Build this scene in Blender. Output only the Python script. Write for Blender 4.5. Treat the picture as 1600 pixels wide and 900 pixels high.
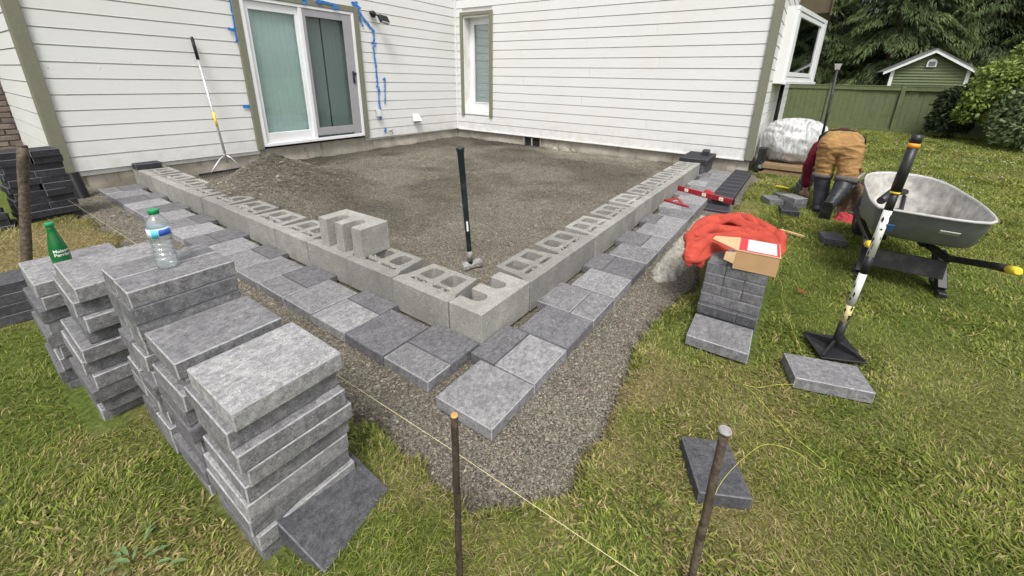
import bpy, bmesh, math, random
import numpy as np
from mathutils import Vector, Matrix
for o in list(bpy.data.objects): bpy.data.objects.remove(o)
sc = bpy.context.scene
C = sc.collection
R = math.radians
PI = math.pi

# ------------------------------------------------------------------ camera
YAW, PITCH, ROLL = 0.599240, 0.327711, 0.020401
_f = Vector((math.cos(YAW)*math.cos(PITCH), math.sin(YAW)*math.cos(PITCH), -math.sin(PITCH)))
_r0 = Vector((math.sin(YAW), -math.cos(YAW), 0.0)); _u0 = _r0.cross(_f)
_r = _r0*math.cos(ROLL) + _u0*math.sin(ROLL)
_u = -_r0*math.sin(ROLL) + _u0*math.cos(ROLL)
cam = bpy.data.cameras.new('camera'); camo = bpy.data.objects.new('camera', cam); C.objects.link(camo)
camo.matrix_world = Matrix(((_r.x,_u.x,-_f.x,-1.39991),(_r.y,_u.y,-_f.y,-1.15827),(_r.z,_u.z,-_f.z,1.36807),(0,0,0,1)))
cam.sensor_width = 36; cam.lens = 640.31/1600*36
cam.shift_x = (800-806.74)/1600; cam.shift_y = -(450-339.06)/1600
cam.clip_start = 0.05; cam.clip_end = 500
sc.camera = camo

# ------------------------------------------------------------------ light (overcast)
SUN_EL, SUN_AZ = R(58), R(215)          # azimuth measured counter-clockwise from +X
w = bpy.data.worlds.new('World'); sc.world = w; w.use_nodes = True
wn = w.node_tree.nodes; wl = w.node_tree.links; wn.clear()
sky = wn.new('ShaderNodeTexSky'); sky.sky_type = 'NISHITA'; sky.sun_disc = False
sky.sun_elevation = SUN_EL; sky.sun_rotation = R(90) - SUN_AZ
sky.air_density = 1.0; sky.dust_density = 4.0; sky.ozone_density = 1.0
hs = wn.new('ShaderNodeHueSaturation'); hs.inputs['Saturation'].default_value = 0.14
bg = wn.new('ShaderNodeBackground'); bg.inputs['Strength'].default_value = 0.125
wo = wn.new('ShaderNodeOutputWorld')
wl.new(sky.outputs[0], hs.inputs['Color']); wl.new(hs.outputs[0], bg.inputs['Color']); wl.new(bg.outputs[0], wo.inputs[0])
sl = bpy.data.lights.new('sun', 'SUN'); sl.energy = 1.5; sl.angle = R(17); sl.color = (1.0, 0.97, 0.925)
so = bpy.data.objects.new('sun', sl); C.objects.link(so)
_d = Vector((math.cos(SUN_AZ)*math.cos(SUN_EL), math.sin(SUN_AZ)*math.cos(SUN_EL), math.sin(SUN_EL)))
so.rotation_euler = _d.to_track_quat('Z', 'Y').to_euler(); so.location = (0, 0, 12)
sc.view_settings.view_transform = 'Standard'; sc.view_settings.look = 'None'
sc.view_settings.gamma = 1.0; sc.view_settings.use_curve_mapping = False
sc.view_settings.exposure = 0.66
sc.render.engine = 'CYCLES'

# ------------------------------------------------------------------ helpers
rng = np.random.default_rng(7)
random.seed(7)

def _hash(ix, iy, iz, s):
    with np.errstate(over='ignore'):
        h = (ix.astype(np.int64)*374761393 + iy.astype(np.int64)*668265263 + iz.astype(np.int64)*2147483647 + s*974711) & 0xffffffff
        h = ((h ^ (h >> 13))*1274126177) & 0xffffffff
        h = h ^ (h >> 16)
    return (h & 0xffff)/65535.0
def vnoise(x, y, z=0.0, s=0):
    x = np.asarray(x, float); y = np.asarray(y, float); z = np.asarray(z, float) + np.zeros_like(x)
    ix, iy, iz = np.floor(x), np.floor(y), np.floor(z)
    fx, fy, fz = x-ix, y-iy, z-iz
    fx = fx*fx*(3-2*fx); fy = fy*fy*(3-2*fy); fz = fz*fz*(3-2*fz)
    ix = ix.astype(np.int64); iy = iy.astype(np.int64); iz = iz.astype(np.int64)
    def c(a, b, d): return _hash(ix+a, iy+b, iz+d, s)
    l = lambda a, b, t: a+(b-a)*t
    return l(l(l(c(0,0,0),c(1,0,0),fx), l(c(0,1,0),c(1,1,0),fx), fy), l(l(c(0,0,1),c(1,0,1),fx), l(c(0,1,1),c(1,1,1),fx), fy), fz)
def fbm(x, y, z=0.0, o=4, s=0):
    t = 0; a = .5; n = 0
    for i in range(o):
        t = t + a*vnoise(np.asarray(x)*2**i+i*17.3, np.asarray(y)*2**i+i*9.1, np.asarray(z)*2**i, s+i); n += a; a *= .5
    return t/n
def sstep(a, b, x):
    t = np.clip((np.asarray(x, float)-a)/(b-a), 0, 1); return t*t*(3-2*t)

def link(name, me, mat=None, parent=None):
    o = bpy.data.objects.new(name, me); C.objects.link(o)
    if mat is not None and me is not None and len(me.materials) == 0: me.materials.append(mat)
    if parent is not None: o.parent = parent
    return o
def tag(o, label, cat, group=None, kind=None):
    o['label'] = label; o['category'] = cat
    if group: o['group'] = group
    if kind: o['kind'] = kind
    return o
def empty(name, loc=(0,0,0), rz=0.0, label=None, cat=None, group=None):
    o = bpy.data.objects.new(name, None); C.objects.link(o); o.location = loc; o.rotation_euler = (0,0,rz)
    o.empty_display_size = .05
    if label: tag(o, label, cat, group)
    return o
def bulk(name, v, faces_quads=None, tris=None, mat=None, parent=None, smooth=False, col=None):
    """big mesh straight from numpy arrays"""
    me = bpy.data.meshes.new(name)
    parts = []
    if faces_quads is not None and len(faces_quads): parts.append((np.asarray(faces_quads, np.int32), 4))
    if tris is not None and len(tris): parts.append((np.asarray(tris, np.int32), 3))
    nl = sum(a.size for a, k in parts); nf = sum(len(a) for a, k in parts)
    me.vertices.add(len(v)); me.vertices.foreach_set('co', np.asarray(v, np.float32).ravel())
    me.loops.add(nl); me.loops.foreach_set('vertex_index', np.concatenate([a.ravel() for a, k in parts]))
    me.polygons.add(nf)
    tot = np.concatenate([np.full(len(a), k, np.int32) for a, k in parts])
    st = np.concatenate([[0], np.cumsum(tot)[:-1]]).astype(np.int32)
    me.polygons.foreach_set('loop_start', st); me.polygons.foreach_set('loop_total', tot)
    if smooth: me.polygons.foreach_set('use_smooth', np.ones(nf, bool))
    if col is not None:
        ca = me.color_attributes.new('tint', 'FLOAT_COLOR', 'POINT')
        ca.data.foreach_set('color', np.concatenate([np.asarray(col, np.float32), np.ones((len(col), 1), np.float32)], 1).ravel())
    me.update(calc_edges=True); me.validate()
    return link(name, me, mat, parent)

class MB:
    """collects primitive shapes into one mesh"""
    def __init__(s): s.v = []; s.f = []; s.sm = []
    def add(s, v, f, sm=False):
        b = len(s.v); s.v += [tuple(a) for a in v]; s.f += [tuple(i+b for i in q) for q in f]; s.sm += [sm]*len(f); return s
    def box(s, x0, x1, y0, y1, z0, z1):
        return s.add([(x0,y0,z0),(x1,y0,z0),(x1,y1,z0),(x0,y1,z0),(x0,y0,z1),(x1,y0,z1),(x1,y1,z1),(x0,y1,z1)],
                     [(0,3,2,1),(4,5,6,7),(0,1,5,4),(1,2,6,5),(2,3,7,6),(3,0,4,7)])
    def obox(s, c, ax, ay, az):
        c = Vector(c); ax = Vector(ax); ay = Vector(ay); az = Vector(az)
        v = [c+ax*i+ay*j+az*k for k in (-1,1) for i, j in ((-1,-1),(1,-1),(1,1),(-1,1))]
        return s.add(v, [(0,3,2,1),(4,5,6,7),(0,1,5,4),(1,2,6,5),(2,3,7,6),(3,0,4,7)])
    def bar(s, a, b, wx, wy, up=(0,0,1)):
        a = Vector(a); b = Vector(b); d = (b-a)
        n = d.normalized(); sd = n.cross(Vector(up))
        if sd.length < 1e-4: sd = n.cross(Vector((1,0,0)))
        sd.normalize(); uu = sd.cross(n)
        return s.obox((a+b)/2, sd*wx/2, uu*wy/2, d/2)
    def tube(s, pts, r, n=10, cap=True, sm=True):
        pts = [Vector(p) for p in pts]; rs = r if isinstance(r, (list, tuple)) else [r]*len(pts)
        vs = []; prev = None
        for i, p in enumerate(pts):
            t = (pts[min(i+1, len(pts)-1)]-pts[max(i-1, 0)])
            if t.length < 1e-9: t = Vector((0,0,1))
            t.normalize()
            if prev is None:
                a = t.cross(Vector((0,0,1)))
                if a.length < 1e-3: a = t.cross(Vector((1,0,0)))
            else:
                a = prev - t*prev.dot(t)
                if a.length < 1e-6: a = t.cross(Vector((1,0,0)))
            a.normalize(); prev = a; b = t.cross(a)
            for k in range(n):
                an = 2*PI*k/n; vs.append(p+(a*math.cos(an)+b*math.sin(an))*rs[i])
        f = []
        for i in range(len(pts)-1):
            for k in range(n):
                f.append((i*n+k, i*n+(k+1)%n, (i+1)*n+(k+1)%n, (i+1)*n+k))
        b0 = len(s.v); s.add(vs, f, sm)
        if cap:
            s.f.append(tuple(b0+k for k in reversed(range(n)))); s.sm.append(False)
            s.f.append(tuple(b0+(len(pts)-1)*n+k for k in range(n))); s.sm.append(False)
        return s
    def lathe(s, prof, n=20, c=(0,0,0), sm=True, cap=True):
        c = Vector(c); vs = []
        for r, z in prof:
            for k in range(n):
                an = 2*PI*k/n; vs.append(c+Vector((r*math.cos(an), r*math.sin(an), z)))
        f = [(i*n+k, i*n+(k+1)%n, (i+1)*n+(k+1)%n, (i+1)*n+k) for i in range(len(prof)-1) for k in range(n)]
        b0 = len(s.v); s.add(vs, f, sm)
        if cap:
            s.f.append(tuple(b0+k for k in reversed(range(n)))); s.sm.append(False)
            s.f.append(tuple(b0+(len(prof)-1)*n+k for k in range(n))); s.sm.append(False)
        return s
    def rings(s, rings, cap0=True, cap1=True, sm=True):
        n = len(rings[0]); vs = [p for r in rings for p in r]
        f = [(i*n+k, i*n+(k+1)%n, (i+1)*n+(k+1)%n, (i+1)*n+k) for i in range(len(rings)-1) for k in range(n)]
        b0 = len(s.v); s.add(vs, f, sm)
        if cap0: s.f.append(tuple(b0+k for k in reversed(range(n)))); s.sm.append(False)
        if cap1: s.f.append(tuple(b0+(len(rings)-1)*n+k for k in range(n))); s.sm.append(False)
        return s
    def prism(s, poly, a0, a1, axis='z'):
        n = len(poly)
        P = {'z': lambda p, t: (p[0],p[1],t), 'x': lambda p, t: (t,p[0],p[1]), 'y': lambda p, t: (p[0],t,p[1])}[axis]
        v = [P(p, a0) for p in poly]+[P(p, a1) for p in poly]
        return s.add(v, [tuple(range(n-1,-1,-1)), tuple(range(n, 2*n))]+[(k, (k+1)%n, n+(k+1)%n, n+k) for k in range(n)])
    def mesh(s, name, bevel=0.0, seg=1):
        me = bpy.data.meshes.new(name); me.from_pydata([tuple(a) for a in s.v], [], s.f)
        me.polygons.foreach_set('use_smooth', np.array(s.sm, bool))
        bm = bmesh.new(); bm.from_mesh(me); bmesh.ops.recalc_face_normals(bm, faces=bm.faces)
        if bevel > 0:
            ed = [e for e in bm.edges if len(e.link_faces) == 2 and e.calc_face_angle(0) > R(35)]
            bmesh.ops.bevel(bm, geom=ed, offset=bevel, segments=seg, affect='EDGES', clamp_overlap=True)
        bm.to_mesh(me); bm.free(); me.update(); return me
    def build(s, name, mat, parent=None, bevel=0.0, seg=1):
        return link(name, s.mesh(name, bevel, seg), mat, parent)

def poly_extrude(outer, holes, z0, z1, name, bevel=0.0):
    """prism with holes through it"""
    bm = bmesh.new(); loops = [outer]+holes; tops = []; edges = []
    for lp in loops:
        vs = [bm.verts.new((x, y, z1)) for x, y in lp]; tops.append(vs)
        for i in range(len(vs)): edges.append(bm.edges.new((vs[i], vs[(i+1)%len(vs)])))
    bmesh.ops.triangle_fill(bm, use_beauty=True, use_dissolve=False, edges=edges)
    topf = list(bm.faces); mp = {}
    for vs in tops:
        for v in vs: mp[v] = bm.verts.new((v.co.x, v.co.y, z0))
    for f in topf: bm.faces.new([mp[v] for v in reversed(f.verts)])
    for vs in tops:
        for i in range(len(vs)):
            a, b = vs[i], vs[(i+1)%len(vs)]; bm.faces.new((a, b, mp[b], mp[a]))
    bmesh.ops.recalc_face_normals(bm, faces=bm.faces)
    if bevel:
        ed = [e for e in bm.edges if len(e.link_faces) == 2 and e.calc_face_angle(0) > R(35)]
        bmesh.ops.bevel(bm, geom=ed, offset=bevel, segments=1, affect='EDGES', clamp_overlap=True)
    me = bpy.data.meshes.new(name); bm.to_mesh(me); bm.free(); return me
def rrect(cx, cy, hx, hy, r, n=4):
    out = []
    for sx, sy, a0 in ((1,1,0),(-1,1,90),(-1,-1,180),(1,-1,270)):
        for k in range(n+1):
            a = R(a0+90*k/n); out.append((cx+sx*(hx-r)+r*math.cos(a), cy+sy*(hy-r)+r*math.sin(a)))
    return out
def dup(root):
    r = root.copy(); C.objects.link(r)
    for ch in list(root.children):
        c = ch.copy(); C.objects.link(c); c.parent = r
        for g in list(ch.children):
            d = g.copy(); C.objects.link(d); d.parent = c
    return r

# ------------------------------------------------------------------ materials
MATS = {}
class NT:
    def __init__(s, name):
        s.m = bpy.data.materials.new(name); s.m.use_nodes = True; s.t = s.m.node_tree; s.n = s.t.nodes; s.l = s.t.links
        s.b = s.n['Principled BSDF']; s.out = s.n['Material Output']; MATS[name] = s.m
    def N(s, ty, **kw):
        n = s.n.new(ty)
        for k, v in kw.items():
            if k.startswith('_'): setattr(n, k[1:], v)
        for k, v in kw.items():
            if not k.startswith('_'):
                key = k.replace('__', ' ')
                s.set(n, key, v)
        return n
    def set(s, n, key, v):
        i = n.inputs[int(key[1:])] if key[0] == 'i' and key[1:].isdigit() else n.inputs[key]
        if isinstance(v, bpy.types.NodeSocket): s.l.new(v, i)
        elif isinstance(v, bpy.types.Node): s.l.new(v.outputs[0], i)
        else: i.default_value = v
    def coord(s, kind='Object', scale=(1,1,1), rnd=False):
        tc = s.N('ShaderNodeTexCoord'); src = tc.outputs[kind]
        if rnd:
            oi = s.N('ShaderNodeObjectInfo')
            mu = s.N('ShaderNodeMath', _operation='MULTIPLY', i0=oi.outputs['Random'], i1=97.0)
            cb = s.N('ShaderNodeCombineXYZ', X=mu, Y=mu, Z=mu)
            src = s.N('ShaderNodeVectorMath', _operation='ADD', i0=src, i1=cb).outputs[0]
        mp = s.N('ShaderNodeMapping'); s.l.new(src, mp.inputs['Vector']); mp.inputs['Scale'].default_value = scale
        return mp.outputs[0]
    def noise(s, vec, scale, detail=4, rough=.6, dist=0):
        return s.N('ShaderNodeTexNoise', Vector=vec, Scale=scale, Detail=detail, Roughness=rough, Distortion=dist).outputs['Fac']
    def ramp(s, fac, stops, interp='LINEAR'):
        r = s.N('ShaderNodeValToRGB'); s.l.new(fac, r.inputs[0]); e = r.color_ramp; e.interpolation = interp
        while len(e.elements) < len(stops): e.elements.new(.5)
        for el, (p, c) in zip(e.elements, stops):
            el.position = p; el.color = (c, c, c, 1) if not isinstance(c, (tuple, list)) else (*c, 1)
        return r.outputs[0]
    def mix(s, a, b, fac, blend='MIX'):
        m = s.N('ShaderNodeMix', _data_type='RGBA', _blend_type=blend)
        for idx, v in ((0, fac), (6, a), (7, b)):
            if isinstance(v, bpy.types.NodeSocket): s.l.new(v, m.inputs[idx])
            elif idx == 0: m.inputs[0].default_value = v
            else: m.inputs[idx].default_value = (*v, 1) if len(v) == 3 else v
        return m.outputs[2]
    def bump(s, h, strength=.3, dist=.01, prev=None):
        b = s.N('ShaderNodeBump', Height=h, Strength=strength, Distance=dist)
        if prev is not None: s.l.new(prev, b.inputs['Normal'])
        return b.outputs[0]
    def fin(s, color=None, rough=.8, normal=None, metal=0.0, spec=.5, **kw):
        if color is not None:
            if isinstance(color, bpy.types.NodeSocket): s.l.new(color, s.b.inputs['Base Color'])
            else: s.b.inputs['Base Color'].default_value = (*color, 1)
        if isinstance(rough, bpy.types.NodeSocket): s.l.new(rough, s.b.inputs['Roughness'])
        else: s.b.inputs['Roughness'].default_value = rough
        if normal is not None: s.l.new(normal, s.b.inputs['Normal'])
        s.b.inputs['Metallic'].default_value = metal; s.b.inputs['Specular IOR Level'].default_value = spec
        for k, v in kw.items(): s.set(s.b, k.replace('__', ' '), v)
        return s.m

def m_plain(name, col, rough=.6, var=.12, scale=30, bump=.1, metal=0.0, spec=.4, dirt=None):
    t = NT(name); v = t.coord('Object', rnd=True)
    n = t.noise(v, scale, 4); n2 = t.noise(v, scale*.17, 3)
    lo = tuple(c*(1-var) for c in col); hi = tuple(min(1, c*(1+var)) for c in col)
    c = t.mix(t.ramp(n, [(.3, lo), (.7, hi)]), dirt or lo, t.ramp(n2, [(.5, 0), (.75, .55 if dirt else .35)]))
    return t.fin(c, rough, t.bump(n, bump, .004), metal, spec)

def m_siding():
    t = NT('siding_paint'); v = t.coord('Object')
    grain = t.noise(t.coord('Object', (2.2, 2.2, 34)), 6, 5, .65, .6)
    fine = t.noise(v, 160, 2)
    big = t.noise(v, 1.1, 4)
    c = t.mix((.735, .735, .725), (.70, .69, .655), t.ramp(big, [(.42, 0), (.72, .6)]))
    streak = t.noise(t.coord('Object', (9, 9, 1.2)), 3, 4)
    c = t.mix(c, (.50, .46, .38), t.ramp(streak, [(.62, 0), (.82, .22)]))
    spots = t.noise(v, 26, 2, .4)
    c = t.mix(c, (.33, .29, .23), t.ramp(spots, [(.765, 0), (.80, .45)]))
    sx = t.N('ShaderNodeSeparateXYZ'); t.l.new(v, sx.inputs[0])
    low = t.N('ShaderNodeMapRange', Value=sx.outputs['Z'], i1=.62, i2=.22, i3=0.0, i4=.4)
    spl = t.N('ShaderNodeMath', _operation='MULTIPLY', i0=low.outputs[0], i1=t.ramp(t.noise(v, 7, 5, .7), [(.42, 0), (.68, 1)]))
    c = t.mix(c, (.42, .37, .29), spl.outputs[0])
    b = t.bump(grain, .38, .006); b = t.bump(fine, .15, .002, b)
    return t.fin(c, .62, b, spec=.3)
def m_paver():
    t = NT('paver_concrete'); v = t.coord('Object', rnd=True); oi = t.N('ShaderNodeObjectInfo')
    st = t.noise(t.coord('Object', (7.0, 8.5, 8), rnd=True), 2.6, 10, .80, .3)
    blot = t.noise(v, 7, 4, .55)
    fine = t.noise(v, 230, 3, .7); sp = t.noise(v, 120, 2, .5)
    gr = t.noise(t.coord('Object', (1, 1.3, 1), rnd=True), 42, 6, .75)
    st = t.N('ShaderNodeMath', _operation='MULTIPLY_ADD', i0=t.N('ShaderNodeMath', _operation='SUBTRACT', i0=gr, i1=.5).outputs[0], i1=.95, i2=t.N('ShaderNodeMath', _operation='MULTIPLY_ADD', i0=st, i1=.62, i2=.19).outputs[0]).outputs[0]
    tone = t.mix(oi.outputs['Color'], (0.45, .45, .45), .0)
    dk = t.mix(tone, (.62, .62, .635), 1.0, 'MULTIPLY')
    lt = t.mix(tone, (1.38, 1.37, 1.35), 1.0, 'MULTIPLY')
    c = t.mix(dk, lt, t.ramp(st, [(.36, 0), (.64, 1)]))
    c = t.mix(c, dk, t.ramp(blot, [(.5, 0), (.75, .65)]))
    c = t.mix(c, t.mix(tone, (2.1, 2.1, 2.08), 1.0, 'MULTIPLY'), t.ramp(sp, [(.62, 0), (.72, .5)]))
    c = t.mix(c, (.02, .02, .02), t.ramp(fine, [(.33, .7), (.47, 0)]))
    b = t.bump(fine, .6, .004)
    return t.fin(c, .86, b, spec=.25)
def m_block():
    t = NT('block_concrete'); v = t.coord('Object', rnd=True); oi = t.N('ShaderNodeObjectInfo')
    n = t.noise(v, 105, 4, .8); n2 = t.noise(v, 6, 6, .65); n3 = t.noise(v, 40, 3, .6)
    c = t.ramp(n2, [(.3, (.27, .262, .24)), (.55, (.34, .332, .305)), (.75, (.41, .402, .37))])
    c = t.mix(c, (.15, .145, .13), t.ramp(n, [(.34, .85), (.49, 0)]))
    c = t.mix(c, (.50, .485, .445), t.ramp(n3, [(.58, 0), (.76, .6)]))
    val = t.N('ShaderNodeMath', _operation='MULTIPLY_ADD', i0=oi.outputs['Random'], i1=.34, i2=.82)
    c2 = t.N('ShaderNodeVectorMath', _operation='SCALE'); t.l.new(c, c2.inputs[0]); t.l.new(val.outputs[0], c2.inputs['Scale'])
    b = t.bump(n, .8, .006); b = t.bump(n3, .5, .008, b)
    return t.fin(c2.outputs[0], .92, b, spec=.15)
def m_found():
    t = NT('foundation_concrete'); v = t.coord('Object')
    n = t.noise(v, 3.2, 6, .7); n2 = t.noise(v, 60, 4)
    dr = t.noise(t.coord('Object', (5, 5, 1.0)), 2.2, 5, .65)
    c = t.ramp(n, [(.3, (.24, .215, .17)), (.55, (.36, .335, .28)), (.75, (.44, .42, .36))])
    c = t.mix(c, (.12, .085, .05), t.ramp(dr, [(.56, 0), (.72, .8)]))
    return t.fin(c, .95, t.bump(n2, .5, .006, t.bump(n, .5, .02)), spec=.15)
def m_gravel():
    t = NT('crushed_gravel'); v = t.coord('Object')
    vo = t.N('ShaderNodeTexVoronoi', Vector=v, Scale=140.0, Randomness=1.0)
    vo2 = t.N('ShaderNodeTexVoronoi', Vector=v, Scale=330.0)
    n = t.noise(v, 2.0, 5, .6); n2 = t.noise(v, 14, 4, .6)
    sep = t.N('ShaderNodeSeparateColor'); t.l.new(vo.outputs['Color'], sep.inputs[0])
    c = t.ramp(sep.outputs[0], [(.0, (.12, .108, .083)), (.5, (.21, .191, .150)), (.85, (.30, .276, .224)), (1, (.41, .385, .325))])
    c = t.mix(c, (.085, .068, .045), t.ramp(n, [(.50, 0), (.70, .6)]))
    c = t.mix(c, (.24, .20, .145), t.ramp(n2, [(.56, 0), (.78, .6)]))
    c = t.mix(c, t.N('ShaderNodeVertexColor', _layer_name='tint').outputs[0], 1.0, 'MULTIPLY')
    inv = t.N('ShaderNodeMath', _operation='SUBTRACT', i0=1.0); t.l.new(vo.outputs['Distance'], inv.inputs[1])
    inv2 = t.N('ShaderNodeMath', _operation='SUBTRACT', i0=1.0); t.l.new(vo2.outputs['Distance'], inv2.inputs[1])
    b = t.bump(inv.outputs[0], 1.0, .014); b = t.bump(inv2.outputs[0], .6, .006, b)
    return t.fin(c, .95, b, spec=.15)
def m_tint(name, rough=.8, spec=.2, trans=0.0, bump=0):
    t = NT(name); a = t.N('ShaderNodeVertexColor', _layer_name='tint')
    m = t.fin(a.outputs[0], rough, spec=spec)
    if trans:
        tr = t.N('ShaderNodeBsdfTranslucent'); t.l.new(a.outputs[0], tr.inputs[0])
        mx = t.N('ShaderNodeMixShader'); mx.inputs[0].default_value = trans
        t.l.new(t.b.outputs[0], mx.inputs[1]); t.l.new(tr.outputs[0], mx.inputs[2]); t.l.new(mx.outputs[0], t.out.inputs[0])
    return m
def m_soil():
    t = NT('lawn_soil'); v = t.coord('Object')
    n = t.noise(v, 1.3, 5, .6); n2 = t.noise(v, 45, 4, .7); n3 = t.noise(v, 9, 4)
    a = t.N('ShaderNodeVertexColor', _layer_name='tint')
    c = t.mix(a.outputs[0], t.ramp(n2, [(.3, .45), (.6, 1.0), (.8, 1.5)]), 1.0, 'MULTIPLY')
    return t.fin(c, .95, t.bump(n2, .8, .02), spec=.1)
def m_glass(name='window_glass', tint=(.85, .92, .9), refl=.12):
    t = NT(name); t.n.remove(t.b)
    tr = t.N('ShaderNodeBsdfTransparent'); tr.inputs[0].default_value = (*tint, 1)
    gl = t.N('ShaderNodeBsdfGlossy'); gl.inputs['Roughness'].default_value = .02
    fr = t.N('ShaderNodeFresnel', IOR=t.N('ShaderNodeMapRange', Value=t.N('ShaderNodeNewGeometry').outputs['Backfacing'], i3=1.5, i4=1/1.5).outputs[0])
    ad = t.N('ShaderNodeMath', _operation='ADD', i0=fr.outputs[0], i1=refl)
    mx = t.N('ShaderNodeMixShader'); t.l.new(ad.outputs[0], mx.inputs[0]); t.l.new(tr.outputs[0], mx.inputs[1]); t.l.new(gl.outputs[0], mx.inputs[2])
    t.l.new(mx.outputs[0], t.out.inputs[0]); return t.m
def m_screen():
    t = NT('insect_screen'); t.n.remove(t.b)
    tr = t.N('ShaderNodeBsdfTransparent'); df = t.N('ShaderNodeBsdfDiffuse'); df.inputs[0].default_value = (.035, .04, .04, 1)
    mx = t.N('ShaderNodeMixShader'); mx.inputs[0].default_value = .22
    t.l.new(tr.outputs[0], mx.inputs[1]); t.l.new(df.outputs[0], mx.inputs[2]); t.l.new(mx.outputs[0], t.out.inputs[0]); return t.m
def m_wrap():
    t = NT('plastic_wrap'); v = t.coord('Object'); n = t.noise(t.coord('Object', (1, 2.2, .8)), 5, 6, .6, 2.0)
    tr = t.N('ShaderNodeBsdfTransparent')
    c = t.ramp(n, [(.35, (.52, .52, .53)), (.65, (.80, .80, .80))])
    t.fin(c, .42, t.bump(n, .35, .03), spec=.5)
    mx = t.N('ShaderNodeMixShader'); t.l.new(t.ramp(n, [(.36, .5), (.62, .92)]), mx.inputs[0])
    t.l.new(tr.outputs[0], mx.inputs[1]); t.l.new(t.b.outputs[0], mx.inputs[2]); t.l.new(mx.outputs[0], t.out.inputs[0]); return t.m
def m_wood(name, a, b, sc_=(1,1,1), rough=.75):
    t = NT(name); g = t.noise(t.coord('Object', sc_, rnd=True), 9, 5, .7, .8); n = t.noise(t.coord('Object', rnd=True), 5, 4)
    c = t.mix(t.ramp(g, [(.3, a), (.7, b)]), tuple(x*.45 for x in a), t.ramp(n, [(.55, 0), (.8, .6)]))
    return t.fin(c, rough, t.bump(g, .3, .004), spec=.2)
def m_cloth(name, col, fold=.6, dirt=None):
    t = NT(name); v = t.coord('Object'); n = t.noise(v, 14, 5, .6, .6); wv = t.noise(v, 420, 2)
    c = t.mix(tuple(x*.72 for x in col), tuple(min(1, x*1.15) for x in col), t.ramp(n, [(.3, 0), (.7, 1)]))
    if dirt: c = t.mix(c, dirt, t.ramp(t.noise(v, 8, 5, .7), [(.55, 0), (.72, .7)]))
    return t.fin(c, .9, t.bump(wv, .25, .001, t.bump(n, fold, .01)), spec=.15)
def m_rust(name, a, b, sc1=60):
    t = NT(name); v = t.coord('Object', rnd=True); n = t.noise(v, sc1, 5, .7); n2 = t.noise(v, 14, 4)
    c = t.mix(t.ramp(n, [(.35, a), (.65, b)]), tuple(x*.4 for x in a), t.ramp(n2, [(.5, 0), (.72, .7)]))
    return t.fin(c, .8, t.bump(n, .6, .003), .15, .3)

M_PEDGE = m_plain('paver_worn_edge', (.33, .33, .335), .9, .35, 70, .3, dirt=(.16, .16, .165)); M_PEDGED = m_plain('paver_dark_edge', (.13, .13, .14), .9, .35, 70, .3, dirt=(.06, .06, .065)); M_SID = m_siding(); M_PAV = m_paver(); M_BLK = m_block(); M_FND = m_found(); M_GRV = m_gravel(); M_SOIL = m_soil()
M_STONE = m_tint('gravel_stones', .92, .15); M_GRASS = m_tint('grass_blades', .7, .2, .28); M_LEAF = m_tint('leaves', .5, .35, .22)
M_TRIM = m_plain('trim_olive', (.198, .196, .142), .6, .1, 40, .12)
M_VIN = m_plain('white_vinyl', (.80, .81, .83), .32, .03, 6, .02, spec=.5, dirt=(.62, .61, .58))
M_JAMB = m_plain('worn_white_paint', (.80, .79, .76), .5, .05, 20, .1, dirt=(.5, .45, .36))
M_GREYF = m_plain('grey_screen_frame', (.34, .33, .35), .45, .06, 20, .03)
M_GLASS = m_glass(tint=(.96, .985, .98), refl=.03); M_GLASS3 = m_glass('narrow_window_glass', (.9, .93, .93), .20); M_GLASS2 = m_glass('side_window_glass', (.55, .6, .6), .10); M_SCREEN = m_screen(); M_WRAP = m_wrap()
M_BLIND = m_plain('blind_fabric', (.44, .56, .54), .8, .05, 12, .05)
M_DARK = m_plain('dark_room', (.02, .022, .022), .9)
M_BLACK = m_plain('black_metal', (.016, .016, .018), .45, .3, 60, .15, spec=.4, dirt=(.09, .085, .08))
M_BPLAS = m_plain('black_plastic', (.02, .02, .022), .4, .2, 30, .05)
M_GPLAS = m_plain('grey_tray_plastic', (.15, .16, .16), .5, .12, 18, .08, dirt=(.2, .2, .19))
M_TRAYIN = m_plain('mortar_caked_tray', (.45, .44, .41), .85, .4, 12, .8, dirt=(.15, .115, .08))
M_YEL = m_plain('yellow_plastic', (.75, .60, .04), .4, .06, 20, .02)
M_ORG = m_plain('orange_band', (.80, .33, .03), .45, .06, 20, .02)
M_WPAINT = m_plain('white_band_paint', (.74, .73, .69), .5, .06, 30, .05, dirt=(.12, .12, .12))
M_YPAINT = m_plain('yellowed_paint', (.68, .58, .30), .5, .08, 30, .05, dirt=(.14, .13, .1))
M_TAPE = m_plain('blue_painters_tape', (.025, .19, .55), .6, .15, 30, .1)
M_ALU = m_plain('aluminium', (.66, .66, .67), .35, .06, 25, .04, metal=.6)
M_STEEL = m_rust('worn_steel', (.25, .24, .23), (.42, .41, .39), 40)
M_RUST = m_rust('rusty_rod', (.035, .026, .02), (.10, .075, .055))
M_RUST2 = m_rust('rusty_pipe', (.055, .042, .03), (.17, .135, .10), 45)
M_ORUST = m_rust('orange_rust_cap', (.50, .26, .08), (.62, .38, .16))
M_TEAL = m_plain('dark_teal_handle', (.010, .020, .024), .4, .3, 50, .1, dirt=(.10, .11, .11))
M_STRING = m_plain('yellow_string', (.62, .62, .10), .7, .1, 30, .02)
M_STRW = m_plain('pale_string', (.72, .66, .36), .7, .1, 30, .02)
M_RED = m_plain('red_tool_paint', (.33, .015, .025), .35, .15, 25, .05, dirt=(.2, .06, .05))
M_JACK = m_cloth('red_orange_fabric', (.46, .072, .048), .3)
M_REDCL = m_cloth('red_cloth', (.42, .055, .06), .3)
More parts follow.
